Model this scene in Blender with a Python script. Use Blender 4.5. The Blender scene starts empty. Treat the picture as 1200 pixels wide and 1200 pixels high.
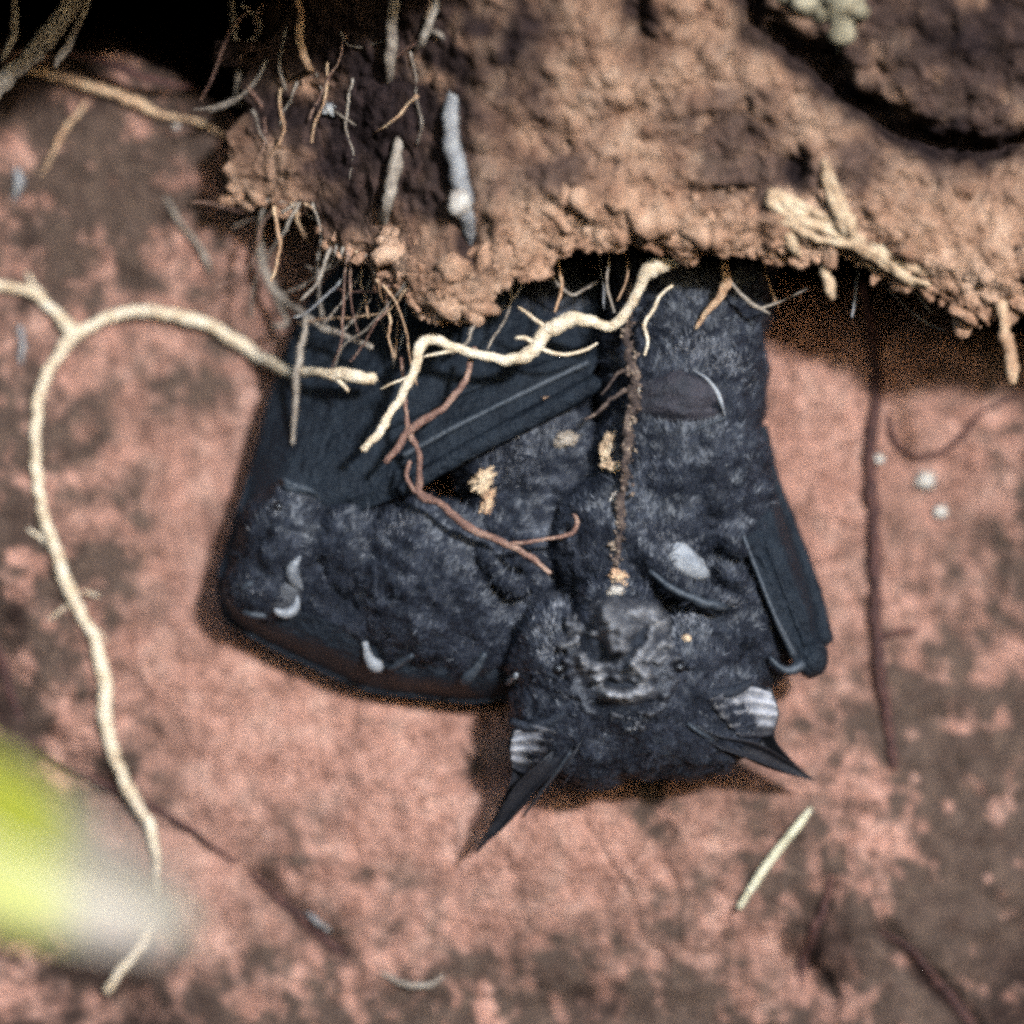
import bpy, bmesh, math, random
import numpy as np
from mathutils import Vector
from mathutils.bvhtree import BVHTree

C = bpy.context.scene
COL = C.collection
S = 0.000125            # one picture unit in metres: the view is 15 cm wide
CAM_D = 1.2             # camera to bats
Z0 = 0.45               # height of the view centre above the ground
rng = np.random.default_rng(7)
random.seed(7)

# ------------------------------------------------------------------ camera, sky, sun, exposure
cam = bpy.data.objects.new('camera', bpy.data.cameras.new('camera'))
COL.objects.link(cam)
cam.location = (0, -CAM_D, Z0)
cam.rotation_euler = (math.radians(90), 0, 0)
cam.data.sensor_width = 36
cam.data.lens = 36 * CAM_D / (1200 * S)
cam.data.clip_start = 0.05
cam.data.clip_end = 400
cam.data.dof.use_dof = True
cam.data.dof.focus_distance = CAM_D - 0.0105
cam.data.dof.aperture_fstop = 4.0
C.camera = cam

SUN = Vector((0.37, -1.0, 0.30)).normalized()         # towards the sun
w = bpy.data.worlds.new('World'); C.world = w; w.use_nodes = True
nt = w.node_tree
sky = nt.nodes.new('ShaderNodeTexSky'); sky.sky_type = 'NISHITA'; sky.sun_disc = False
sky.sun_elevation = math.asin(SUN.z)
sky.sun_rotation = math.atan2(SUN.x, SUN.y)
bg = nt.nodes['Background']; bg.inputs[1].default_value = 0.14
nt.links.new(sky.outputs[0], bg.inputs[0])
sl = bpy.data.lights.new('sun', 'SUN'); sl.energy = 4.4; sl.angle = math.radians(4.5); sl.color = (1, 0.97, 0.93)
so = bpy.data.objects.new('sun', sl); COL.objects.link(so)
so.rotation_euler = SUN.to_track_quat('Z', 'Y').to_euler()
so.location = (0.6, -1.2, 1.4)
vs = C.view_settings
vs.view_transform = 'Standard'; vs.look = 'None'; vs.exposure = 0.46; vs.gamma = 1; vs.use_curve_mapping = False
C.render.engine = 'CYCLES'
C.cycles.use_denoising = False
C.cycles.use_adaptive_sampling = True
C.cycles.adaptive_threshold = 0.07
C.cycles.adaptive_min_samples = 32
C.cycles.pixel_filter_type = 'BLACKMAN_HARRIS'
C.cycles.filter_width = 3.4
C.cycles.max_bounces = 6
C.cycles.diffuse_bounces = 0

# ------------------------------------------------------------------ numbers
def fade(t): return t*t*t*(t*(t*6-15)+10)
_perm = np.random.default_rng(3).permutation(256).astype(np.int64)
_perm = np.concatenate([_perm, _perm, _perm])
_g = np.random.default_rng(4).normal(size=(256, 3)); _g /= np.linalg.norm(_g, axis=1)[:, None]
def perlin(x, y, z):
    x, y, z = np.broadcast_arrays(np.asarray(x, float), np.asarray(y, float), np.asarray(z, float))
    xi, yi, zi = np.floor(x).astype(np.int64), np.floor(y).astype(np.int64), np.floor(z).astype(np.int64)
    xf, yf, zf = x-xi, y-yi, z-zi
    u, v, ww = fade(xf), fade(yf), fade(zf)
    out = 0
    for dx in (0, 1):
        for dy in (0, 1):
            for dz in (0, 1):
                h = _perm[_perm[_perm[(xi+dx) & 255] + ((yi+dy) & 255)] + ((zi+dz) & 255)]
                g = _g[h]
                n = g[..., 0]*(xf-dx) + g[..., 1]*(yf-dy) + g[..., 2]*(zf-dz)
                out = out + n*(u if dx else 1-u)*(v if dy else 1-v)*(ww if dz else 1-ww)
    return out*1.5
def fbm(x, y, z, octv=4, gain=0.5):
    a, s, f = 1.0, 0, 1.0
    for i in range(octv):
        s = s + a*perlin(x*f+i*17.3, y*f-i*9.1, z*f+i*5.7); a *= gain; f *= 2.03
    return s
def sstep(a, b, x):
    t = np.clip((np.asarray(x, float)-a)/(b-a), 0, 1); return t*t*(3-2*t)
def P(X, Y, D):
    """picture units at depth D (towards the viewer) -> metres, numpy or scalar"""
    k = (CAM_D - np.asarray(D)*S)/CAM_D
    return np.stack(np.broadcast_arrays((np.asarray(X)-600)*S*k, -np.asarray(D)*S, (600-np.asarray(Y))*S*k + Z0), axis=-1)
def catmull(pts, n):
    p = np.asarray(pts, float)
    if len(p) == 2:
        t = np.linspace(0, 1, n)[:, None]; return p[0]*(1-t)+p[1]*t
    q = np.vstack([2*p[0]-p[1], p, 2*p[-1]-p[-2]])
    seg = np.linalg.norm(np.diff(p[:, :2], axis=0), axis=1) + 1e-6
    cum = np.concatenate([[0], np.cumsum(seg)])
    out = []
    for s in np.linspace(0, cum[-1], n):
        i = min(int(np.searchsorted(cum, s, 'right')-1), len(p)-2); i = max(i, 0)
        t = (s-cum[i])/seg[i]
        a, b, c, d = q[i], q[i+1], q[i+2], q[i+3]
        out.append(0.5*((2*b)+(-a+c)*t+(2*a-5*b+4*c-d)*t*t+(-a+3*b-3*c+d)*t**3))
    return np.array(out)

# ------------------------------------------------------------------ materials
def new_mat(name):
    m = bpy.data.materials.new(name); m.use_nodes = True
    n = m.node_tree; b = n.nodes['Principled BSDF']
    return m, n, b
def node(n, t, **kw):
    x = n.nodes.new(t)
    for k, v in kw.items(): setattr(x, k, v)
    return x
def noise(n, scale, detail=4, rough=0.55, co=None):
    t = node(n, 'ShaderNodeTexNoise'); t.inputs['Scale'].default_value = scale
    t.inputs['Detail'].default_value = detail; t.inputs['Roughness'].default_value = rough
    if co is not None: n.links.new(co, t.inputs['Vector'])
    return t
def ramp(n, src, stops):
    r = node(n, 'ShaderNodeValToRGB'); n.links.new(src, r.inputs[0])
    e = r.color_ramp.elements
    while len(e) < len(stops): e.new(0.5)
    for i, (p, c) in enumerate(stops):
        e[i].position = p; e[i].color = (c[0], c[1], c[2], 1)
    return r
def mix(n, fac, a, b, mode='MIX'):
    x = node(n, 'ShaderNodeMix', data_type='RGBA', blend_type=mode)
    if isinstance(fac, float): x.inputs[0].default_value = fac
    else: n.links.new(fac, x.inputs[0])
    for s, v in ((6, a), (7, b)):
        if isinstance(v, tuple): x.inputs[s].default_value = (*v, 1)
        else: n.links.new(v, x.inputs[s])
    return x.outputs[2]
def math_(n, op, a, b):
    x = node(n, 'ShaderNodeMath', operation=op)
    for i, v in enumerate((a, b)):
        if isinstance(v, (int, float)): x.inputs[i].default_value = v
        else: n.links.new(v, x.inputs[i])
    return x.outputs[0]
def bump(n, b, h, dist, strength=1.0):
    x = node(n, 'ShaderNodeBump'); x.inputs['Distance'].default_value = dist; x.inputs['Strength'].default_value = strength
    n.links.new(h, x.inputs['Height']); n.links.new(x.outputs[0], b.inputs['Normal'])

def clay_material(name, dark, mid, light, moss_and_shade, humus_and_shade):
    m, n, b = new_mat(name)
    co = node(n, 'ShaderNodeNewGeometry').outputs['Position']
    a = noise(n, 190, 7, 0.66, co); f = noise(n, 560, 6, 0.7, co); g = noise(n, 3600, 3, 0.7, co); h2 = noise(n, 300, 6, 0.7, co)
    base = ramp(n, a.outputs[0], [(0.3, dark), (0.5, mid), (0.68, light)]).outputs[0]
    sp = ramp(n, f.outputs[0], [(0.30, (0.36, 0.35, 0.35)), (0.47, (0.97, 0.97, 0.97)), (0.7, (1.3, 1.3, 1.32))]).outputs[0]
    base = mix(n, 1.0, base, sp, 'MULTIPLY')
    gr = ramp(n, g.outputs[0], [(0.3, (0.62, 0.62, 0.64)), (0.7, (1.35, 1.34, 1.32))]).outputs[0]
    base = mix(n, 0.55, base, gr, 'MULTIPLY')
    for attr, colr in (('moss_and_shade', moss_and_shade), ('humus_and_shade', humus_and_shade)):
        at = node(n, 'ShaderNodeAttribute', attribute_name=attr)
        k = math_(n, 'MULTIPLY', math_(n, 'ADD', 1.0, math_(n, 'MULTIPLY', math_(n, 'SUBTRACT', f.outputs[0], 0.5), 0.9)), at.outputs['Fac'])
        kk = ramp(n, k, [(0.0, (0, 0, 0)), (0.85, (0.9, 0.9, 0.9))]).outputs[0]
        stain_and_shade = ramp(n, h2.outputs[0], [(0.3, tuple(c*.55 for c in colr)), (0.5, colr), (0.7, tuple(c*1.8*t for c, t in zip(colr, (1.05, .95, .88))))]).outputs[0]
        base = mix(n, kk, base, mix(n, 1.0, gr, stain_and_shade, 'MULTIPLY'))
    n.links.new(base, b.inputs['Base Color'])
    b.inputs['Roughness'].default_value = 0.9
    b.inputs['Specular IOR Level'].default_value = 0.0
    h = math_(n, 'ADD', math_(n, 'MULTIPLY', f.outputs[0], 1.0), math_(n, 'MULTIPLY', g.outputs[0], 0.35))
    bump(n, b, h, 0.0011)
    return m
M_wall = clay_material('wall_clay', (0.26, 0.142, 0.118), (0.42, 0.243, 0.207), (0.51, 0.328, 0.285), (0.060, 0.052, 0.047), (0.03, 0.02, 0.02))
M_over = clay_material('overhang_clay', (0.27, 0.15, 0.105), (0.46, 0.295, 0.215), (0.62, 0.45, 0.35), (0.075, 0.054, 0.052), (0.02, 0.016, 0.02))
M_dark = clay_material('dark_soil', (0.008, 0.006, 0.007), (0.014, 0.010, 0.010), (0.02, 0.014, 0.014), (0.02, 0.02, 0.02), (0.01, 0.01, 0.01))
M_soil = clay_material('ground_soil', (0.08, 0.05, 0.035), (0.12, 0.075, 0.05), (0.16, 0.1, 0.07), (0.05, 0.05, 0.03), (0.02, 0.015, 0.01))

def root_material(name, c0, c1, c2, rough=0.6):
    m, n, b = new_mat(name)
    co = node(n, 'ShaderNodeTexCoord').outputs['Object']
    a = noise(n, 420, 5, 0.65, co); f = noise(n, 2600, 3, 0.6, co)
    base = ramp(n, a.outputs[0], [(0.3, c0), (0.5, c1), (0.66, c2)]).outputs[0]
    base = mix(n, 0.7, base, ramp(n, f.outputs[0], [(0.35, (0.6, 0.57, 0.54)), (0.65, (1.15, 1.15, 1.15))]).outputs[0], 'MULTIPLY')
    dz = noise(n, 170, 6, 0.72, co)
    base = mix(n, 1.0, base, ramp(n, dz.outputs[0], [(0.32, (0.5, 0.42, 0.36)), (0.43, (0.95, 0.93, 0.92)), (0.6, (1.06, 1.06, 1.06))]).outputs[0], 'MULTIPLY')
    n.links.new(base, b.inputs['Base Color']); b.inputs['Roughness'].default_value = rough
    bump(n, b, f.outputs[0], 0.0005)
    return m
M_pale = root_material('pale_root', (0.46, 0.36, 0.25), (0.70, 0.63, 0.51), (0.84, 0.80, 0.71))
M_tan = root_material('tan_root', (0.30, 0.18, 0.11), (0.48, 0.33, 0.23), (0.66, 0.53, 0.38))
M_brown = root_material('brown_root', (0.10, 0.055, 0.05), (0.20, 0.12, 0.105), (0.36, 0.26, 0.22))
M_darkroot = root_material('dark_root', (0.03, 0.012, 0.014), (0.055, 0.022, 0.024), (0.11, 0.05, 0.045))
M_crust = root_material('crusty_twig', (0.025, 0.018, 0.02), (0.06, 0.045, 0.045), (0.2, 0.16, 0.14), 0.85)
M_crumbly = root_material('bark_crumbs', (0.04, 0.03, 0.03), (0.13, 0.10, 0.09), (0.42, 0.36, 0.30), 0.85)
M_grey = root_material('grey_root', (0.14, 0.12, 0.115), (0.26, 0.24, 0.22), (0.40, 0.38, 0.36))
M_bluish = root_material('blue_grey_root', (0.16, 0.17, 0.20), (0.26, 0.29, 0.34), (0.42, 0.46, 0.5))
M_white = root_material('white_grain', (0.26, 0.24, 0.23), (0.40, 0.39, 0.39), (0.58, 0.60, 0.60), 0.6)
M_splint = root_material('splintered_root', (0.34, 0.235, 0.16), (0.55, 0.43, 0.31), (0.72, 0.62, 0.48), 0.8)
M_lichen = root_material('lichen_root', (0.16, 0.15, 0.11), (0.30, 0.29, 0.22), (0.42, 0.41, 0.33), 0.85)
M_straw = root_material('straw', (0.5, 0.5, 0.38), (0.66, 0.68, 0.54), (0.78, 0.8, 0.68))

def fur_material(name, stops, rough=0.42):
    m, n, b = new_mat(name)
    geo = node(n, 'ShaderNodeNewGeometry')
    co = node(n, 'ShaderNodeTexCoord').outputs['Object']
    a = noise(n, 210, 5, 0.65, co)
    k = math_(n, 'ADD', math_(n, 'MULTIPLY', geo.outputs['Random Per Island'], 0.42), math_(n, 'MULTIPLY', math_(n, 'SUBTRACT', a.outputs[0], 0.33), 1.6))
    n.links.new(ramp(n, k, stops).outputs[0], b.inputs['Base Color'])
    b.inputs['Roughness'].default_value = rough; b.inputs['Specular IOR Level'].default_value = 0.55
    b.inputs['Specular Tint'].default_value = (0.75, 0.85, 1, 1)
    return m
M_fur = fur_material('bat_fur', [(0.2, (0.008, 0.011, 0.019)), (0.55, (0.017, 0.022, 0.037)), (0.8, (0.040, 0.049, 0.074)), (0.98, (0.12, 0.14, 0.18))], 0.5)
M_furpale = fur_material('bat_pale_fur', [(0.2, (0.05, 0.06, 0.085)), (0.6, (0.12, 0.135, 0.17)), (0.9, (0.22, 0.24, 0.29)), (1.0, (0.30, 0.33, 0.38))], 0.5)
def skin_material(name, c0, c1, rough, bs=1500, bd=0.0002, spec=0.5):
    m, n, b = new_mat(name)
    co = node(n, 'ShaderNodeTexCoord').outputs['Object']
    a = noise(n, 330, 5, 0.6, co); f = noise(n, bs, 4, 0.65, co)
    n.links.new(ramp(n, a.outputs[0], [(0.35, c0), (0.65, c1)]).outputs[0], b.inputs['Base Color'])
    b.inputs['Roughness'].default_value = rough; b.inputs['Specular IOR Level'].default_value = spec
    b.inputs['Specular Tint'].default_value = (0.7, 0.82, 1, 1)
    bump(n, b, f.outputs[0], bd)
    return m
M_body = skin_material('bat_underfur', (0.008, 0.011, 0.019), (0.019, 0.025, 0.040), 0.6, 1800, 0.0006)
M_wing = skin_material('bat_wing_skin', (0.005, 0.008, 0.014), (0.011, 0.017, 0.027), 0.5, 900, 0.0009, .25)
M_bone = skin_material('bat_finger_skin', (0.014, 0.021, 0.032), (0.034, 0.043, 0.058), 0.45)
M_ear = skin_material('bat_ear_skin', (0.012, 0.013, 0.018), (0.022, 0.024, 0.032), 0.45)
M_inner = skin_material('bat_inner_ear_skin', (0.10, 0.112, 0.145), (0.20, 0.22, 0.28), 0.5)
M_nose = skin_material('bat_nose_skin', (0.03, 0.034, 0.045), (0.085, 0.09, 0.11), 0.42)
M_nosepale = skin_material('bat_pale_skin', (0.09, 0.105, 0.135), (0.24, 0.27, 0.32), 0.38)
M_mauve = skin_material('bat_tail_skin', (0.014, 0.015, 0.022), (0.032, 0.03, 0.042), 0.6, 1500, .0005)
M_eye = skin_material('bat_eye', (0.003, 0.003, 0.004), (0.006, 0.006, 0.008), 0.25)

mI, nI, bI = new_mat('bat_inner_ear')
nzI = noise(nI, 1100, 4, .6, node(nI, 'ShaderNodeTexCoord').outputs['Object'])
paI = node(nI, 'ShaderNodeAttribute', attribute_name='pale')
nI.links.new(mix(nI, paI.outputs['Fac'], (0.014, 0.017, 0.026), ramp(nI, nzI.outputs[0], [(.35, (0.24, 0.27, 0.35)), (.65, (0.42, 0.45, 0.53))]).outputs[0]), bI.inputs['Base Color'])
bI.inputs['Roughness'].default_value = .42; bump(nI, bI, nzI.outputs[0], .0003)
M_inner = mI
# ------------------------------------------------------------------ object helpers
def mesh_of(name, v, f, smooth=True):
    me = bpy.data.meshes.new(name)
    me.from_pydata([tuple(p) for p in v], [], [tuple(map(int, q)) for q in f]); me.update()
    if smooth: me.polygons.foreach_set('use_smooth', [True]*len(me.polygons))
    return me
def top_of(o):
    while o.parent: o = o.parent
    return o
def obj(name, v, f, mat, parent=None, origin=None, smooth=True):
    """one mesh object; v are world points"""
    v = np.asarray(v, float)
    if parent is not None:
        base = np.array(parent['_w'], float)
        org = base
    else:
        org = np.array(origin if origin is not None else v[0], float)
    me = mesh_of(name, v-org, f, smooth); me.materials.append(mat)
    o = bpy.data.objects.new(name, me); COL.objects.link(o)
    if parent is not None: o.parent = parent; o['_w'] = list(org)
    else: o.location = org; o['_w'] = list(org)
    return o
def empty(name, p):
    o = bpy.data.objects.new(name, None); COL.objects.link(o); o.empty_display_size = 0.005
    o.location = p; o['_w'] = list(p); return o
def tag(o, label=None, cat=None, group=None, kind=None):
    if label: o['label'] = label
    if cat: o['category'] = cat
    if group: o['group'] = group
    if kind: o['kind'] = kind
    return o
def attr(o, name, vals):
    a = o.data.attributes.new(name, 'FLOAT', 'POINT'); a.data.foreach_set('value', np.asarray(vals, np.float32).ravel())
def grid_faces(r, c, off=0):
    i = np.arange(r-1)[:, None]*c + np.arange(c-1)[None, :] + off
    return np.stack([i, i+1, i+1+c, i+c], -1).reshape(-1, 4)

def tube_geo(pts, n=None, sides=9, wob=1.0, knots=0.18, seed=0, clear=None):
    """pts: (X, Y, D, radius) picture units -> verts(world), faces"""
    p = np.asarray(pts, float)
    L = np.linalg.norm(np.diff(p[:, :2], axis=0), axis=1).sum()
    n = n or int(np.clip(L/5, 6, 150))
    q = catmull(p, n); q[:, 3] = np.maximum(q[:, 3], 0.35)
    if wob > .8: q[:, 3] *= 0.86
    t = np.linspace(0, L, n)
    r0 = q[:, 3].copy()
    amp = wob*np.minimum(r0*0.55, 2.6)
    for a in range(3):
        q[:, a] += amp*(perlin(t/16+seed*3.1, a*7.7+0.5, seed)+0.6*perlin(t/6+seed, a*3.3+.2, 9.1+seed))
    q[:, 3] *= 1 + knots*(perlin(t/9+seed, 4.4, 2.2+seed)+0.8*np.clip(perlin(t/22+seed, 8.8, .3), 0, 1)*2)
    if clear is not None:
        d = q[:, 2].copy()
        for i in range(n):
            h = clear(q[i, 0], q[i, 1])
            if h is not None and h + q[i, 3]*0.8 > d[i]: d[i] = h+q[i, 3]*0.8
        k = np.ones(5)/5
        ds = np.convolve(np.pad(d, 2, mode='edge'), k, 'valid')
        q[:, 2] = np.maximum(ds, d-1.5)
    w = P(q[:, 0], q[:, 1], q[:, 2])
    tan = np.gradient(w, axis=0); tan /= np.linalg.norm(tan, axis=1)[:, None]+1e-12
    nrm = np.cross(tan[0], [0.3, 1, 0.2]); nrm /= np.linalg.norm(nrm)
    V = []
    ang = np.linspace(0, 2*math.pi, sides, endpoint=False)
    for i in range(n):
        nrm = nrm - tan[i]*nrm.dot(tan[i]); nrm /= np.linalg.norm(nrm)+1e-12
        bn = np.cross(tan[i], nrm)
        rr = q[i, 3]*S*(1+0.16*perlin(np.cos(ang)*1.3+seed, np.sin(ang)*1.3, t[i]/14))
        V.append(w[i] + rr[:, None]*(np.cos(ang)[:, None]*nrm + np.sin(ang)[:, None]*bn))
    V = np.concatenate(V)
    F = []
    for i in range(n-1):
        for j in range(sides):
            a, b = i*sides+j, i*sides+(j+1) % sides
            F.append((a, b, b+sides, a+sides))
    V = np.vstack([V, w[0]-tan[0]*q[0, 3]*S*0.6, w[-1]+tan[-1]*q[-1, 3]*S*0.6])
    e0, e1 = len(V)-2, len(V)-1
    F = [f for f in F]
    tri = [(e0, (j+1) % sides, j) for j in range(sides)] + [(e1, (n-1)*sides+j, (n-1)*sides+(j+1) % sides) for j in range(sides)]
    return V, F+tri
_seed = [0]
def tube(name, pts, mat, parent=None, **kw):
    _seed[0] += 1
    v, f = tube_geo(pts, seed=_seed[0]*1.37, **kw)
    return obj(name, v, f, mat, parent, origin=v[0])

def loft(curves, nu=36, nv=14, thick=3, bulge=0, ridge=None):
    """curves: list of (X,Y,D) lists from one edge to the other -> closed thin solid"""
    cs = np.array([catmull(c, nu) for c in curves])            # k,nu,3
    g = np.array([catmull(cs[:, i], nv) for i in range(nu)])   # nu,nv,3
    vv = np.linspace(0, 1, nv)[None, :]
    g[:, :, 2] += bulge*np.sin(math.pi*vv)
    if ridge is not None: g[:, :, 2] += ridge(np.linspace(0, 1, nu)[:, None], vv)
    back = g.copy(); back[:, :, 2] -= thick
    n = nu*nv
    V = np.concatenate([P(g[..., 0], g[..., 1], g[..., 2]).reshape(-1, 3), P(back[..., 0], back[..., 1], back[..., 2]).reshape(-1, 3)])
    f1 = grid_faces(nu, nv); F = [tuple(x) for x in f1] + [tuple(x[::-1]+n) for x in f1]
    idx = np.arange(n).reshape(nu, nv)
    ring = list(idx[0, :])+list(idx[1:, -1])+list(idx[-1, -2::-1])+list(idx[-2:0:-1, 0])
    for a, b in zip(ring, ring[1:]+ring[:1]): F.append((b, a, a+n, b+n))
    return V, F

_ico = {}
def ico(sub):
    if sub not in _ico:
        bm = bmesh.new(); bmesh.ops.create_icosphere(bm, subdivisions=sub, radius=1)
        bm.verts.ensure_lookup_table()
        _ico[sub] = (np.array([v.co[:] for v in bm.verts]), [tuple(v.index for v in f.verts) for f in bm.faces]); bm.free()
    return _ico[sub]
def blob_geo(X, Y, D, rx, ry, rd, rot=0, sub=3, lump=0.0, seed=0.0, fq=1.3):
    v, f = ico(sub); v = v.copy()
    if lump: v *= (1+lump*fbm(v[:, 0]*fq+seed, v[:, 1]*fq, v[:, 2]*fq+seed*.7, 3))[:, None]
    a, b = v[:, 0]*rx, v[:, 1]*ry
    c, s = math.cos(rot), math.sin(rot)
    return P(X+a*c-b*s, Y+a*s+b*c, D+v[:, 2]*rd), [t[::-1] for t in f]
def blob(name, args, mat, parent=None, **kw):
    v, f = blob_geo(*args, **kw)
    return obj(name, v, f, mat, parent, origin=P(args[0], args[1], args[2]))
def join(parts):
    V, F, k = [], [], 0
    for v, f in parts:
        V.append(np.asarray(v)); F += [tuple(i+k for i in q) for q in f]; k += len(v)
    return np.concatenate(V), F
def fused(parts, voxel, smooth_it, lump=None):
    """union of closed shapes as one continuous surface (verts, faces)"""
    v, f = join(parts)
    me = mesh_of('tmp', v*100, f)
    o = bpy.data.objects.new('tmp', me); COL.objects.link(o)
    md = o.modifiers.new('r', 'REMESH'); md.mode = 'VOXEL'; md.voxel_size = voxel*S*100
    ms = o.modifiers.new('s', 'SMOOTH'); ms.iterations = smooth_it; ms.factor = 0.5
    dg = bpy.context.evaluated_depsgraph_get(); dg.update()
    e = o.evaluated_get(dg); m2 = e.to_mesh()
    n = len(m2.vertices); co = np.empty(n*3); m2.vertices.foreach_get('co', co); co = co.reshape(-1, 3)
    no = np.empty(n*3); m2.vertices.foreach_get('normal', no); no = no.reshape(-1, 3)
    F = [tuple(p.vertices) for p in m2.polygons]
    co = co/100
    e.to_mesh_clear(); bpy.data.objects.remove(o); bpy.data.meshes.remove(me)
    if lump is not None: co = co + no*(lump(co/S)*S)[:, None]
    return co, F

# ------------------------------------------------------------------ the clay bank
def spots(X, Y, lst):
    o = np.zeros(np.broadcast(X, Y).shape)
    for (x, y, rx, ry, a, rot) in lst:
        c, s = math.cos(rot), math.sin(rot); dx, dy = X-x, Y-y
        u, v = (dx*c+dy*s)/rx, (-dx*s+dy*c)/ry
        o = np.maximum(o, a*np.exp(-(u*u+v*v)))
    return o
def axis(lo, a, b, hi, step):
    left = a - np.cumsum(np.geomspace(step*2, (a-lo)/6, 26)); left = left[left > lo]
    right = b + np.cumsum(np.geomspace(step*2, (hi-b)/6, 26)); right = right[right < hi]
    return np.concatenate([[lo], left[::-1], np.arange(a, b, step), right, [hi]])
def top_line(x): return np.interp(x, [-6000, 0, 70, 130, 200, 250, 290], [50, 58, 66, 60, 88, 120, 150])
def wall_D(X, Y):
    X, Y = np.asarray(X, float), np.asarray(Y, float)
    d = -112 + 26*perlin(X/330+3.3, Y/330, 1.5) + 11*perlin(X/120, Y/120+5, 4.1) + 7*perlin(X/48+2, Y/48, 7.3) - 7*np.exp(-(perlin(X/70+4, Y/90, 9.3)/.07)**2)*sstep(0, .4, perlin(X/200, Y/200, 2.2))
    d = d + 74*spots(X, Y, [(700, 935, 340, 180, 1, 0)]) + 12*spots(X, Y, [(270, 760, 200, 160, 1, 0)])
    d = d + 22*sstep(900, 1250, Y) + 18*sstep(160, -60, X)*sstep(500, 700, Y) - 14*sstep(500, 250, Y)*sstep(350, 150, X)
    # dents and channels seen in the clay
    def groove(x0, y0, x1, y1, wd, dep):
        t = np.clip(((X-x0)*(x1-x0)+(Y-y0)*(y1-y0))/((x1-x0)**2+(y1-y0)**2), 0, 1)
        r = np.hypot(X-x0-t*(x1-x0), Y-y0-t*(y1-y0)); return -dep*np.exp(-(r/wd)**2)
    d = d + groove(300, 1030, 395, 1115, 15, 26) + groove(20, 820, -20, 700, 24, 30) + groove(60, 880, 150, 960, 30, 26)
    d = d + groove(965, 1040, 940, 1120, 16, 26) + groove(930, 1130, 960, 1160, 28, 34) + groove(1040, 1095, 1140, 1200, 14, 26)
    d = d + groove(760, 950, 775, 975, 16, 14) + groove(1190, 1100, 1150, 1160, 30, 22) + groove(640, 1185, 690, 1170, 18, 16)
    d = d + groove(40, 1130, 150, 1190, 40, 40)
    # thickness of the dried flakes near the bottom right
    d = d + 7*sstep(820, 1000, X)*np.abs(perlin(X/40, Y/40, 2.5))
    return d
def wall_fine(X, Y, D):
    return 3.4*perlin(X/18, Y/18, D/18+3)+1.3*perlin(X/8, Y/8, 5.2)+0.5*perlin(X/4, Y/4, 1.2)

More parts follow.
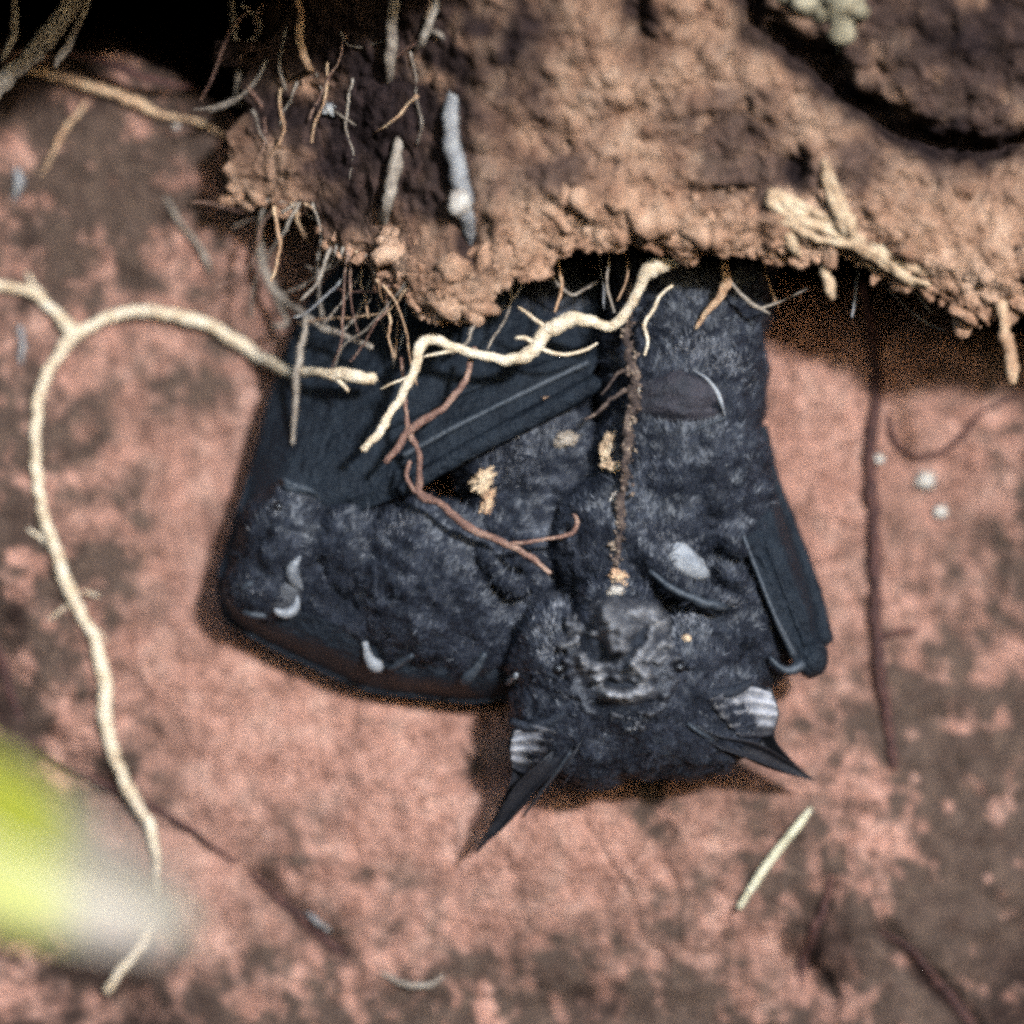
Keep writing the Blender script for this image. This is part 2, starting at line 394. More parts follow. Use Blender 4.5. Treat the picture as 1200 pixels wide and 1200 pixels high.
def build_wall():
    xs = axis(-6000, -120, 1320, 7000, 4.2)
    yb = axis(-500, 0, 1300, 4300, 4.2); yb = yb[yb >= 0]                                  # distance under the top line
    nx = len(xs)
    rows = []
    extra = np.linspace(1, 0, 34)[:-1]
    tl = top_line(xs); isr = sstep(288, 330, xs)
    for s in extra:
        yl = tl - 26*s**.6; dl = -112 - 900*s
        yr = tl - 620*s; dr = wall_D(xs, np.maximum(yr, -300))
        Y = yl*(1-isr)+yr*isr; D = dl*(1-isr)+dr*isr - 0*s
        D = D + 9*fbm(xs/60, Y/30, s*12, 4)
        rows.append((xs, Y + 5*fbm(xs/40, s*9, 2.2, 4), D))
    for k in yb:
        w_ = sstep(0, 60, k)
        Y = tl + k
        D = wall_D(xs, Y)*w_ + (1-w_)*(-112 - 14 + 6*fbm(xs/60, Y/30, 0, 4))
        rows.append((xs, Y + (1-w_)*5*fbm(xs/40, 0, 2.2, 4), D + wall_fine(xs, Y, D)))
    X = np.stack([r[0] for r in rows]); Y = np.stack([r[1] for r in rows]); D = np.stack([r[2] for r in rows])
    V = P(X, Y, D).reshape(-1, 3); F = grid_faces(X.shape[0], nx)
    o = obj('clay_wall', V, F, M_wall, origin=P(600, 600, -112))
    n1 = fbm(X/150, Y/150, 3, 5); n2 = fbm(X/46, Y/46, 9, 4)
    moss_and_shade = spots(X, Y, [(60, 140, 320, 290, 1.25, 0), (1250, 1060, 360, 420, 1.45, 0), (1210, 1230, 320, 220, 1.4, 0), (600, 1300, 900, 200, 1.5, 0), (-60, 760, 200, 460, 1.5, 0), (1260, 560, 140, 300, .9, 0), (240, 330, 150, 130, .75, 0), (120, 250, 150, 190, .85, 0), (60, 520, 60, 110, .8, 0), (130, 640, 55, 120, .85, .3), (190, 440, 110, 60, .7, .3), (10, 760, 70, 150, .7, 0),  # broad first spots put edge and corner shade into the colour over algae stains
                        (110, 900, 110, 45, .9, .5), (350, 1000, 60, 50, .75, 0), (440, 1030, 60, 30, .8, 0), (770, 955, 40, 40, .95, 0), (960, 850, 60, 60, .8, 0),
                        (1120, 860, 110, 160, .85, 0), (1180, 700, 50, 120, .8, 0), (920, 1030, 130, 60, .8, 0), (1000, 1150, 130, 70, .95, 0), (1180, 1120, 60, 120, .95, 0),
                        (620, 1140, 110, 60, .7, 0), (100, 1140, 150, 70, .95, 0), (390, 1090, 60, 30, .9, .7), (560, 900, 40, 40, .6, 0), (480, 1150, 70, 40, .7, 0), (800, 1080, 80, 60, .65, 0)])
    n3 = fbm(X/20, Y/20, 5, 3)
    moss_and_shade = np.clip(moss_and_shade*(0.85+0.9*n1+1.0*n2+.7*n3), 0, 1)
    moss_and_shade = np.maximum(moss_and_shade, np.clip(1.1*n2+.9*n3-.3, 0, .45)*sstep(-.6, .5, n1))
    hum_and_shade = spots(X, Y, [(40, 80, 200, 55, .75, 0), (240, 60, 120, 70, .8, .5), (-20, 830, 40, 110, .9, 0), (60, 1190, 160, 70, .85, 0), (960, 1130, 40, 60, .95, .2), (1190, 1180, 60, 60, .9, 0), (700, 1180, 40, 25, .8, 0),  # darker along the hollow's rim and inside the grooves
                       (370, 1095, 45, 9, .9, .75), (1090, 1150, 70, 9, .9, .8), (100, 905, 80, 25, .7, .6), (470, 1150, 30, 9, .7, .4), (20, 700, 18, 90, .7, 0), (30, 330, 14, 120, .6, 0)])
    hum_and_shade = np.clip(np.maximum(hum_and_shade*(0.8+1.2*n1+0.8*n2), (np.arange(X.shape[0]) < 33)[:, None]*(X < 300)*1.0), 0, 1)
    attr(o, 'moss_and_shade', moss_and_shade); attr(o, 'humus_and_shade', hum_and_shade)
    tag(o, 'reddish clay rear wall of the hollow, mottled with dark algae stains, corner shade painted in', kind='structure')
    return o
build_wall()

EDGE = [(-6000, -30), (254, -30), (264, 236), (290, 246), (330, 250), (368, 252), (380, 292), (405, 305), (432, 313), (440, 340), (452, 350), (476, 345), (484, 368), (510, 382), (535, 384),
        (562, 374), (580, 352), (596, 330), (624, 330), (640, 322), (655, 300), (690, 292), (722, 296), (740, 285), (760, 292), (785, 300), (806, 316), (830, 300), (862, 300), (905, 302), (945, 312),
        (975, 300), (1000, 305), (1040, 332), (1075, 342), (1100, 352), (1135, 388), (1165, 378), (1200, 372), (1300, 380), (7000, 400)]
ex, ey = np.array([e[0] for e in EDGE], float), np.array([e[1] for e in EDGE], float)
CRACK = [(870, -20), (900, 40), (960, 75), (1000, 115), (1040, 140), (1090, 168), (1150, 176), (1230, 168)]
def crackdist(X, Y):
    X = X + 16*perlin(X/34, Y/34, 3.7); Y = Y + 12*perlin(X/30, Y/30, 8.7)
    r = np.full(np.broadcast(X, Y).shape, 1e9)
    for (x0, y0), (x1, y1) in zip(CRACK, CRACK[1:]):
        t = np.clip(((X-x0)*(x1-x0)+(Y-y0)*(y1-y0))/((x1-x0)**2+(y1-y0)**2), 0, 1)
        r = np.minimum(r, np.hypot(X-x0-t*(x1-x0), Y-y0-t*(y1-y0)))
    return r
def over_D(X, Y, edge):
    X, Y = np.asarray(X, float), np.asarray(Y, float)
    d = 168 + 26*perlin(X/190, Y/190, 11.5) + 13*perlin(X/75, Y/75, 2.1)
    d = d + 0.2*np.clip(300-Y, -100, 360)
    d = d - 190*sstep(600, 255, X) - 40*sstep(300, 0, Y)*sstep(620, 420, X)
    d = d + 26*spots(X, Y, [(520, 325, 80, 60, 1, 0), (800, 110, 120, 90, .8, 0), (1090, 280, 110, 60, .9, .3), (690, 220, 60, 50, .5, 0)])
    d = d - 75*np.exp(-(crackdist(X, Y)/17)**2)
    d = d - 30*np.exp(-((X-745)/20)**2-((Y-30)/60)**2) - 26*spots(X, Y, [(555, 285, 18, 30, 1, 0), (830, 225, 50, 8, 1, 0), (640, 165, 60, 16, .8, .4), (930, 200, 16, 24, 1, 0), (745, 130, 60, 14, .6, -.4), (870, 130, 14, 60, .6, -.3)])
    back = np.clip((Y-(edge-70))/70, 0, 1); d = d - 20*back**2.5
    return d
def build_overhang():
    xs = np.unique(np.concatenate([axis(-6000, 230, 1330, 7000, 3.2), np.linspace(254, 264, 40)])); nx = len(xs)
    e = np.interp(xs, ex, ey)
    e = e + np.where(xs > 264.5, 6*fbm(xs/16, 0.5, 3, 4)+3.5*perlin(xs/5, .4, 1), 0)
    rows = []
    for s in np.linspace(1, 0, 40)[:-1]:                   # the bank above the picture
        Y = np.full(nx, -60 - 1900*s**1.7); D = over_D(xs, np.full(nx, -60.), e) - 180*s
        D = D + np.exp(-((s-.16)/.11)**2)*(780*sstep(330, 200, xs)*sstep(-2500, -1500, xs) + 430*sstep(700, 560, xs)*sstep(200, 330, xs) + 150*sstep(560, 700, xs)) * (1+.25*fbm(xs/120, s*3, 1.1, 3))  # unseen bulge, added to shade the clay face and wall below
        rows.append((xs, Y, D))
    for t in np.linspace(0, 1, 120):
        Y = -60*(1-t) + np.maximum(e, -58)*t
        rows.append((xs, Y, over_D(xs, Y, e)))
    lip = over_D(xs, e, e)
    bk = np.where(xs < 253.9, -1010, -190)
    for t in np.linspace(0, 1, 40)[1:]:
        u = t**1.4
        rows.append((xs, np.maximum(e, -58) - 8*np.sin(min(t*4, 1)*math.pi/2) + 10*fbm(xs/50, t*4, 6.6, 3), lip*(1-u)+bk*u))
    X = np.stack([r[0] for r in rows]); Y = np.stack([r[1] for r in rows]); D = np.stack([r[2] for r in rows])
    X = X + 26*np.exp(-((Y-128)/34)**2)*np.exp(-np.maximum(0, X-262)/36)*(X > 253.9)
    X = X + (X > 253.9)*np.exp(-np.maximum(0, X-262)/60)*(26*fbm(Y/46, 2.2, 0.3, 3)+10*perlin(Y/14, 5.5, D/40))*(Y > -60)
    X = X + (X > 253.9)*75*sstep(140, 0, Y)*(Y > -60)*np.exp(-np.maximum(0, X-262)/90)
    infr = ((X > 200) & (Y > -200)).astype(float)
    lum = 15*np.abs(fbm(X/42, Y/42, D/42, 4)) + 2.4*fbm(X/12, Y/12, D/12, 3)
    lum2 = 5*fbm(X/30, Y/30, D/30+8, 3)
    lum3 = 5*fbm(X/22+8, Y/22, D/22, 4)
    X = X + infr*lum3*0.6; Y = Y + infr*lum2*0.7; D = D + infr*lum*1.5
    V = P(X, Y, D).reshape(-1, 3); F = grid_faces(X.shape[0], nx)
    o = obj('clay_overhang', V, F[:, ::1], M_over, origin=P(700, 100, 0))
    n1 = fbm(X/120, Y/120, 3, 5); n2 = fbm(X/40, Y/40, 9, 4)
    moss_and_shade = spots(X, Y, [(760, 40, 700, 130, .25, 0), (1160, 60, 220, 150, 1.0, 0), (455, 150, 130, 120, 1.35, 0), (600, 120, 120, 60, .7, .3), (870, 200, 120, 40, .8, 0), (480, 150, 130, 150, .95, 0), (430, 240, 60, 60, .6, 0), (650, 190, 90, 40, .8, .2), (860, 150, 90, 70, .75, 0), (1130, 100, 150, 130, .9, 0), (1010, 190, 60, 50, .7, 0), (330, 130, 50, 60, .6, 0), (900, 240, 60, 40, .5, 0), (580, 40, 60, 60, .7, 0)])  # stains, with shade put into the colour of the upper face and corner
    moss_and_shade = np.clip(moss_and_shade*(1.1+0.9*n1+0.7*n2), 0, 1)
    hum_and_shade = spots(X, Y, [(430, 30, 190, 90, 1.3, 0), (400, 190, 60, 70, .7, 0), (285, 60, 60, 110, 1.3, 0), (345, 110, 60, 50, .8, 0), (360, 20, 170, 95, 1.3, 0), (470, 70, 120, 110, 1.1, 0), (420, 150, 80, 80, .8, 0), (500, 190, 60, 90, .6, 0), (750, 20, 34, 55, .8, 0), (1150, 30, 130, 90, .6, 0), (1120, 150, 40, 20, .7, .3), (960, 60, 50, 30, .8, .6), (550, 290, 20, 30, .8, 0), (550, 130, 30, 50, .5, 0), (930, 200, 14, 20, .7, 0)])  # dark soil together with light falloff painted towards the top left
    hum_and_shade = np.maximum(hum_and_shade, 1.0*np.exp(-(crackdist(X, Y)/24)**2))  # crack darkened in the colour, adding to its shade
    hum_and_shade = np.clip(hum_and_shade*(1.15+0.8*n1+0.6*n2), 0, 1)
    hum_and_shade = np.maximum(hum_and_shade, (X < 253.9)*0.9)
    attr(o, 'moss_and_shade', moss_and_shade); attr(o, 'humus_and_shade', hum_and_shade)
    tag(o, 'crumbly orange brown clay overhang with a ragged lower lip above the bats', kind='structure')
    return o, X, Y, D
OV, oX, oY, oD = build_overhang()
def over_surf(x, y):
    m = ((oX-x)**2+(oY-y)**2); m = np.where(np.arange(m.shape[0])[:, None] > 158, 1e9, m)
    i = np.unravel_index(np.argmin(m), m.shape); return float(oD[i])

# hollow behind, ground below
hx = np.linspace(-6000, 7000, 60); hy = np.linspace(-700, 700, 24)
HX, HY = np.meshgrid(hx, hy)
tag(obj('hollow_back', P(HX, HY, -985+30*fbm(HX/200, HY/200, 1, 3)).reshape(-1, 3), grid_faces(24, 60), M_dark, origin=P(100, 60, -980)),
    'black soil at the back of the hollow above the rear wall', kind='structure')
gx = np.linspace(-1, 1, 61); gx = np.sign(gx)*np.abs(gx)**3*150
GX, GY = np.meshgrid(gx, gx)
GZ = 0.012*fbm(GX*3, GY*3, 0, 3)
tag(obj('ground', np.stack([GX, GY, GZ], -1).reshape(-1, 3), grid_faces(61, 61), M_soil, origin=(0, 0, 0)), 'brown earth in front of the clay bank', kind='structure')

# clods: separate lumps of clay stuck to the bank
clod_meshes = []
for k in range(7):
    v, f = ico(2)
    v = v*(1+0.6*fbm(v[:, 0]*1.5+k*5, v[:, 1]*1.5, v[:, 2]*1.5+k, 3))[:, None]
    me = mesh_of('clod', v, f); me.materials.append(M_over)
    clod_meshes.append(me)
ovw = np.array(OV['_w'])
def clod(x, y, d, r, sq=0.8):
    o = bpy.data.objects.new('clod', random.choice(clod_meshes)); COL.objects.link(o); o.parent = OV
    o.location = P(x, y, d)-ovw
    o.scale = (r*S*random.uniform(.9, 1.6), r*S*random.uniform(.7, 1.0), r*S*sq*random.uniform(.7, 1.1))
    o.rotation_euler = (random.uniform(-.5, .5), random.uniform(-3, 3), random.uniform(-.5, .5))
    return o
for x in np.arange(268, 1215, 9.0):
    if random.random() < 0.8:
        y = float(np.interp(x, ex, ey)) - random.uniform(2, 22)
        clod(x+random.uniform(-4, 4), y, over_surf(x, y)-random.uniform(3, 7), random.choice([6, 7, 8, 10, 13]))
for _ in range(60):
    x = random.uniform(420, 1210); y = float(np.interp(x, ex, ey)) - random.uniform(15, 80)
    if crackdist(np.array(x), np.array(y)) < 25: continue
    clod(x, y, over_surf(x, y)-6, random.choice([6, 8, 10, 12, 15, 19]))
cr = []
for _ in range(700):
    x = random.uniform(440, 1220); e = float(np.interp(x, ex, ey)); y = e - abs(random.gauss(0, 42))
    if y < e-90 or (x < 560 and y < 200): continue
    r = random.uniform(1.4, 4)
    v, f = blob_geo(x, y, over_surf(x, y), r*random.uniform(.7, 1.5), r*.8, r*.7, random.uniform(0, 3), sub=2, lump=.9, seed=x, fq=1.7)
    cr.append((v, f))
v, f = join(cr); o = obj('clay_crumbs', v, f, M_over, OV); o['kind'] = 'stuff'

# ------------------------------------------------------------------ bats
def fur_on(parent, co, F, count, length, seed, keep=None, width=1.25, up=(0, 0.25, 1.0), name='fur', mat=None):
    r = np.random.default_rng(seed)
    tri = []
    for q in F:
        for i in range(1, len(q)-1): tri.append((q[0], q[i], q[i+1]))
    tri = np.array(tri)
    a, b, c = co[tri[:, 0]], co[tri[:, 1]], co[tri[:, 2]]
    nn = np.cross(b-a, c-a); ar = np.linalg.norm(nn, axis=1); nn /= ar[:, None]+1e-15
    ar = ar*np.where(nn[:, 1] < 0.35, 1, 0.12)
    cen = (a+b+c)/3/S
    if keep is not None: ar = ar*keep(cen[:, 0]+600, 600-(cen[:, 2]-Z0/S), -cen[:, 1])
    idx = r.choice(len(tri), count, p=ar/ar.sum())
    u, v = r.random(count), r.random(count); fl = u+v > 1; u[fl], v[fl] = 1-u[fl], 1-v[fl]
    p = a[idx]+(b[idx]-a[idx])*u[:, None]+(c[idx]-a[idx])*v[:, None]
    n = nn[idx]
    q = p/S
    d = np.array(up)[None, :] + 0.55*np.stack([fbm(q[:, 0]/30, q[:, 1]/30, q[:, 2]/30, 2), 0.4*fbm(q[:, 0]/30+9, q[:, 1]/30, q[:, 2]/30, 2), fbm(q[:, 0]/30+20, q[:, 1]/30, q[:, 2]/30, 2)], -1)
    d = d + 0.36*r.normal(size=d.shape)
    d = d - n*np.sum(d*n, 1)[:, None]; d /= np.linalg.norm(d, axis=1)[:, None]+1e-9
    L = length*S*(0.6+0.8*r.random(count))
    lift = 0.18+0.25*r.random(count)+0.3*np.clip(fbm(q[:, 0]/20, q[:, 1]/20+4, q[:, 2]/20, 2), -.5, 1)
    sd = np.cross(d, n); W = width*S*(0.7+0.6*r.random(count))
    p = p - n*0.8*S
    p1 = p + d*(L*.5)[:, None] + n*(L*.5*lift)[:, None]
    p2 = p + d*L[:, None] + n*(L*lift*.75)[:, None]
    w_ = sd*W[:, None]
    V = np.stack([p-w_, p+w_, p1+w_*.8, p1-w_*.8, p2], 1).reshape(-1, 3)
    k = np.arange(count)*5
    F4 = np.stack([k, k+1, k+2, k+3], 1); F3 = np.stack([k+3, k+2, k+4], 1)
    o = obj(name, V, [tuple(x) for x in F4]+[tuple(x) for x in F3], mat or M_fur, parent)
    o['kind'] = 'stuff'
    return o

def tube_solid(pts, sides=10): return tube_geo(pts, sides=sides, wob=0, knots=0)
def foot_parts(x, y, d, side):
    out = [tube_solid([(x, y+70, d-10, 17), (x+3*side, y+38, d, 10), (x, y+14, d+2, 8)]), tube_solid([(x, y+18, d+2, 8), (x, y, d+5, 11), (x, y-8, d+3, 8)])]
    for i in range(5):
        k = (i-2)*6
        out.append(tube_solid([(x+k*.5, y-2, d+6, 3.4), (x+k, y-14, d+10+3*(i == 2), 3), (x+k*1.15, y-26, d+4, 2.4), (x+k*1.15, y-33, d-6, 1.4)], sides=7))
    return out
bvhs = []
def add_bvh(o):
    w = np.array(o['_w'])
    me = o.data
    bvhs.append(BVHTree.FromPolygons([tuple(np.array(v.co)+w) for v in me.vertices], [tuple(p.vertices) for p in me.polygons]))
def surf(x, y):
    a = Vector(P(x, y, 600)); b = Vector(P(x, y, -200)); dr = (b-a); L = dr.length; dr.normalize(); best = None
    for t in bvhs:
        h = t.ray_cast(a, dr, L)
        if h[0] is not None:
            d = -h[0].y/S
            if best is None or d > best: best = d
    return best
def on(x, y, off=0, default=0):
    h = surf(x, y); return (h if h is not None else default)+off

# ---- the bat that faces the viewer, head down
BB = empty('bat', P(805, 292, -10))
tag(BB, 'dark furry bat hanging head down, facing outward, pointed ears at the bottom', 'bat', 'pair of bats roosting under the overhang')
parts = [blob_geo(800, 440, -5, 98, 170, 78), blob_geo(795, 560, 5, 104, 120, 82), blob_geo(745, 640, 20, 104, 90, 82), blob_geo(850, 600, 0, 60, 110, 60, -.15), blob_geo(835, 720, 10, 70, 90, 66),
         blob_geo(848, 345, -15, 56, 90, 58), blob_geo(760, 345, -20, 52, 80, 50),
         blob_geo(755, 815, 48, 122, 96, 84), blob_geo(690, 835, 46, 92, 88, 70), blob_geo(812, 835, 46, 84, 78, 66), blob_geo(660, 770, 50, 62, 66, 66), blob_geo(806, 775, 52, 64, 60, 66),
         blob_geo(722, 748, 108, 50, 50, 46), blob_geo(722, 705, 92, 44, 34, 40), blob_geo(742, 800, 105, 44, 50, 36)]
parts += [blob_geo(872, 700, 0, 58, 110, 50, -.2), tube_solid([(735, 630, 92, 12), (770, 668, 100, 14), (805, 692, 98, 13), (840, 708, 88, 11), (858, 712, 74, 9)]),
          tube_solid([(845, 668, 78, 6), (858, 680, 82, 7), (872, 692, 70, 6)]), tube_solid([(850, 636, 78, 6), (864, 646, 78, 7), (876, 652, 66, 5)])]
parts += foot_parts(775, 300, -30, -1) + foot_parts(838, 300, -30, 1)
def lumpy(p): return 6*fbm(p[:, 0]/34, p[:, 1]/34, p[:, 2]/34, 3) + 2.0*fbm(p[:, 0]/12, p[:, 1]/12, p[:, 2]/12, 2)
cB, fB = fused(parts, 3.6, 5, lumpy)
bodyB = obj('body', cB, fB, M_body, BB); add_bvh(bodyB)
def keepB(X, Y, D):
    k = np.ones_like(X)
    k *= 1-0.97*np.clip(1.9*np.exp(-((X-726)/50)**2-((Y-764)/60)**2), 0, 1)
    return k
fur_on(BB, cB, fB, 100000, 10, 11, keepB, width=.85)
def near_(pts): return lambda X, Y, D: np.maximum.reduce([np.exp(-(((X-x)*math.cos(t)+(Y-y)*math.sin(t))/a)**2-((-(X-x)*math.sin(t)+(Y-y)*math.cos(t))/b)**2) for x, y, a, b, t in pts])**1.5
pf = fur_on(BB, cB, fB, 4200, 9, 31, near_([(796, 652, 28, 15, .6), (642, 752, 15, 26, 0), (850, 708, 12, 7, .3), (808, 730, 16, 12, 0), (660, 712, 12, 6, -.5), (830, 420, 40, 14, .4)]), width=1.3, mat=M_furpale)
fur_on(BB, cB, fB, 7000, 19, 61, keepB, width=.5)
# wing on this bat's outer side: membrane, forearm, fingers
v, f = loft([[(892, 500, -40), (905, 560, -45), (932, 630, -42), (955, 700, -30), (968, 752, -12)],
             [(880, 520, 5), (905, 590, 22), (925, 650, 26), (945, 710, 26), (955, 765, 20)],
             [(858, 540, 10), (868, 610, 50), (890, 680, 60), (913, 735, 54), (932, 778, 38)]], 70, 40, 2, 0,
            ridge=lambda a, b: 2.5*np.sin(b*16+a*3)*np.sin(a*math.pi)+4*fbm(a*6+b*2, b*4, 2.4, 4)*sstep(0, .1, a))
wingB = obj('wing', v, f, M_wing, BB); add_bvh(wingB)
tube('forearm', [(892, 500, -38, 8), (906, 560, -40, 8), (933, 632, -34, 8.5), (955, 700, -22, 10), (966, 752, -4, 11)], M_wing, wingB, wob=.1, knots=.05)
tube('finger', [(856, 560, 20, 2.5), (862, 595, 46, 2.5), (870, 625, 58, 2.8), (888, 672, 64, 2.8), (908, 722, 62, 3), (930, 768, 48, 5)], M_bone, wingB, wob=.2, knots=.05)
tube('finger', [(872, 550, 0, 2), (896, 630, 44, 2.4), (920, 695, 46, 2.6), (944, 755, 34, 5)], M_wing, wingB, wob=.1, knots=.05)
blob('wrist', (952, 772, 18, 19, 24, 22, .3), M_wing, wingB, lump=.12)
tube('thumb', [(940, 778, 32, 8), (925, 786, 40, 6), (912, 781, 44, 4), (902, 770, 46, 2.4)], M_bone, wingB, wob=.2)
# the other forearm, folded across the chest with its bare pale wrist pad
blob('wrist_pad', (796, 653, on(796, 653, -2), 40, 17, 9, .62), M_nosepale, BB, lump=.18, seed=4.0, fq=1.8)
tube('arm_fold', [(762, 668, on(762, 668, 2), 3), (785, 688, on(785, 688, 3), 4), (812, 702, on(812, 702, 3), 5), (838, 709, on(838, 709, 3), 6.5), (854, 712, on(854, 712, 2), 5)], M_bone, BB, wob=.6)
# tail membrane folded up on the belly, pale rim
v, f = loft([[(746, 492, on(746, 485, 4)), (744, 462, on(746, 462, 8)), (752, 440, on(752, 440, 4))],
             [(800, 494, on(800, 490, 10)), (798, 458, on(798, 458, 16)), (795, 432, on(795, 432, 6))],
             [(852, 488, on(852, 488, 4)), (846, 462, on(846, 462, 8)), (826, 440, on(826, 440, 4))]], 30, 30, 2, 0, ridge=lambda a, b: 3.5*fbm(a*4+0*b, b*4+0*a, 6.4, 4)-6*sstep(.2, 0, a)-6*sstep(.8, 1, a))
tm = obj('tail_membrane', v, f, M_mauve, BB)
tube('rim', [(812, 434, on(812, 434, 5), 1), (826, 442, on(826, 442, 8), 1.8), (838, 456, on(838, 456, 9), 2.6), (846, 474, on(846, 474, 8), 2.4), (850, 489, on(850, 489, 5), 1)], M_nosepale, tm, wob=.3)
tube('rim', [(852, 489, on(852, 489, 6), 1.5), (830, 497, on(830, 497, 3), 1.6), (806, 508, on(806, 508, 2), 1)], M_bone, tm, wob=.3)
# ears
def ear(curves, inner, ridges, edge, lobe, fold_):
    dr = lambda c, m: [(q[0], q[1], q[2]-m*(i/(len(c)-1))**1.4, *q[3:]) for i, q in enumerate(c)]
    curves = [dr(c, 38) for c in curves]; inner = [dr(c, 20) for c in inner]; edge = dr(edge, 30)
    inner = [[(x, y, max(d, on(x, y, 5, d))) for x, y, d in c] for c in inner]
    ridges = [] and [[(x, y, max(d, on(x, y, 6, d)), r) for x, y, d, r in c] for c in ridges]
    v, f = loft(curves, 40, 16, 4)
    e = obj('ear', v, f, M_ear, BB)
    v, f = loft(inner, 18, 14, 2, 0, ridge=lambda a, b: 2.4*np.sin(a*26+b*2)+1.2*fbm(a*9+0*b, b*6+0*a, 2.2, 2))
    ie = obj('inner_ear', v, f, M_inner, e)
    aa, bb = np.meshgrid(np.linspace(0, 1, 18), np.linspace(0, 1, 14), indexing='ij')
    pl = (sstep(1.02, .6, aa)*(.72+.3*np.sin(aa*26+bb*2)) + .22*fbm(aa*6, bb*6, 4.4, 2))*sstep(1.0, .6, bb)*sstep(-.08, .1, aa)*sstep(1, .7, aa)*(0.55+.45*sstep(.5, .1, bb))
    attr(ie, 'pale', np.clip(np.tile(pl.ravel(), 2), 0, 1))
    for r in ridges: tube('ear_ridge', [(x, y, d-2.5, q*.8) for x, y, d, q in r], M_nosepale, e, wob=.15, knots=.05)
    v, f = loft(fold_, 40, 12, 2, 0, ridge=lambda a, b: 1.6*np.sin(b*14)*np.sin(a*math.pi)+1.5*fbm(a*9+0*b, b*3+0*a, 2.7, 2)); obj('ear_fold', v, f, M_ear, e)
    tube('ear_edge', edge, M_bone, e, wob=.15, knots=.05)
    tube('ear_lobe', lobe, M_body, e, wob=.4)
    return e
ear([[(604, 846, 62), (596, 872, 72), (600, 908, 62), (583, 950, 50), (557, 999, 34)],
     [(640, 840, 40), (628, 880, 38), (616, 918, 40), (594, 958, 38), (557, 999, 34)],
     [(690, 850, 112), (668, 893, 112), (630, 927, 78), (594, 967, 52), (557, 999, 34)]],
    [[(603, 855, 75), (598, 875, 77), (600, 900, 73)], [(628, 850, 64), (623, 876, 60), (616, 908, 56)], [(652, 858, 90), (642, 880, 82), (628, 908, 70)]],
    [[(602, 890, 80, 5), (615, 893, 78, 6), (630, 888, 80, 4)], [(600, 874, 80, 5), (616, 877, 76, 6), (636, 872, 84, 3.6)], [(603, 861, 78, 4), (620, 863, 76, 5), (640, 860, 90, 3)]],
    [(668, 882, 118, 2), (652, 905, 110, 2.2), (634, 928, 92, 2.2), (612, 958, 66, 1.4)],
    [(600, 846, 84, 5), (620, 852, 92, 6), (645, 846, 104, 6), (662, 836, 112, 5)],
    [[(676, 862, 96), (662, 892, 108), (628, 925, 80), (592, 966, 40), (558, 1000, 2)], [(664, 868, 92), (644, 895, 92), (618, 926, 62), (588, 962, 30), (557, 999, 2)], [(656, 872, 92), (630, 896, 92), (606, 918, 72), (580, 960, 38), (556, 998, 2)]])
ear([[(903, 806, 58), (913, 835, 64), (908, 864, 64), (926, 888, 50), (954, 915, 34)],
     [(862, 800, 38), (872, 838, 36), (888, 868, 38), (916, 893, 38), (954, 915, 34)],
     [(796, 838, 112), (838, 866, 112), (880, 892, 82), (914, 905, 54), (954, 915, 34)]],
    [[(902, 810, 68), (911, 834, 73), (905, 862, 72)], [(872, 804, 60), (878, 834, 56), (886, 864, 55)], [(830, 820, 92), (846, 842, 90), (868, 864, 78)]],
    [[(906, 848, 80, 5), (895, 854, 77, 6), (880, 858, 76, 4)], [(906, 836, 80, 5), (892, 844, 75, 6), (874, 850, 78, 4)], [(902, 824, 78, 3.6), (884, 832, 75, 5), (866, 836, 82, 3)]],
    [(806, 848, 118, 2.4), (826, 862, 116, 2.6), (850, 874, 102, 2.4), (884, 890, 80, 1.4)],
    [(818, 806, 112, 5), (836, 812, 108, 6), (860, 810, 96, 6), (878, 800, 86, 5)],
    [[(806, 846, 106), (842, 862, 112), (886, 870, 88), (922, 890, 46), (955, 914, 2)], [(806, 850, 100), (842, 868, 98), (886, 882, 66), (920, 897, 32), (955, 915, 2)], [(806, 854, 104), (843, 876, 106), (884, 891, 78), (918, 904, 40), (955, 916, 2)]])
# face: horseshoe, nose ridge, folds, lancet
def seg_d(X, Y, pts):
    c = catmull(pts, 40); r = np.full(X.shape, 1e9)
    for x, y in c: r = np.minimum(r, (X-x)**2+(Y-y)**2)
    return np.sqrt(r)
fx, fy = np.meshgrid(np.linspace(630, 826, 84), np.linspace(676, 874, 110))
base = np.array([[on(float(x), float(y), 0, 60) for x in fx[0, ::6]] for y in fy[::6, 0]])
kx = np.linspace(0, base.shape[1]-1, fx.shape[1]); ky = np.linspace(0, base.shape[0]-1, fx.shape[0])
b1 = np.array([np.interp(kx, np.arange(base.shape[1]), r) for r in base]); b1 = np.array([np.interp(ky, np.arange(base.shape[0]), b1[:, j]) for j in range(b1.shape[1])]).T
for _ in range(60):
    b1[1:-1, 1:-1] = (b1[1:-1, :-2]+b1[1:-1, 2:]+b1[:-2, 1:-1]+b1[2:, 1:-1])/4
er = np.sqrt(((fx-726)/88)**2+((fy-768)/90)**2) + .22*fbm(fx/16, fy/16, 7.7, 3)
H = 5 - 22*sstep(.8, 1.08, er)
PAL = np.zeros_like(H)
def ridge_(pts, h, wd, pale=0):
    global H, PAL
    g = np.exp(-(seg_d(fx, fy, pts)/wd)**2); H = H + h*g; PAL = np.maximum(PAL, pale*g)
fx0, fy0 = fx, fy; fx, fy = 726+(fx-726)/1.15, 765+(fy-765)/1.08
nzf = lambda q: .65+.6*fbm(fx/11, fy/11, q, 2)
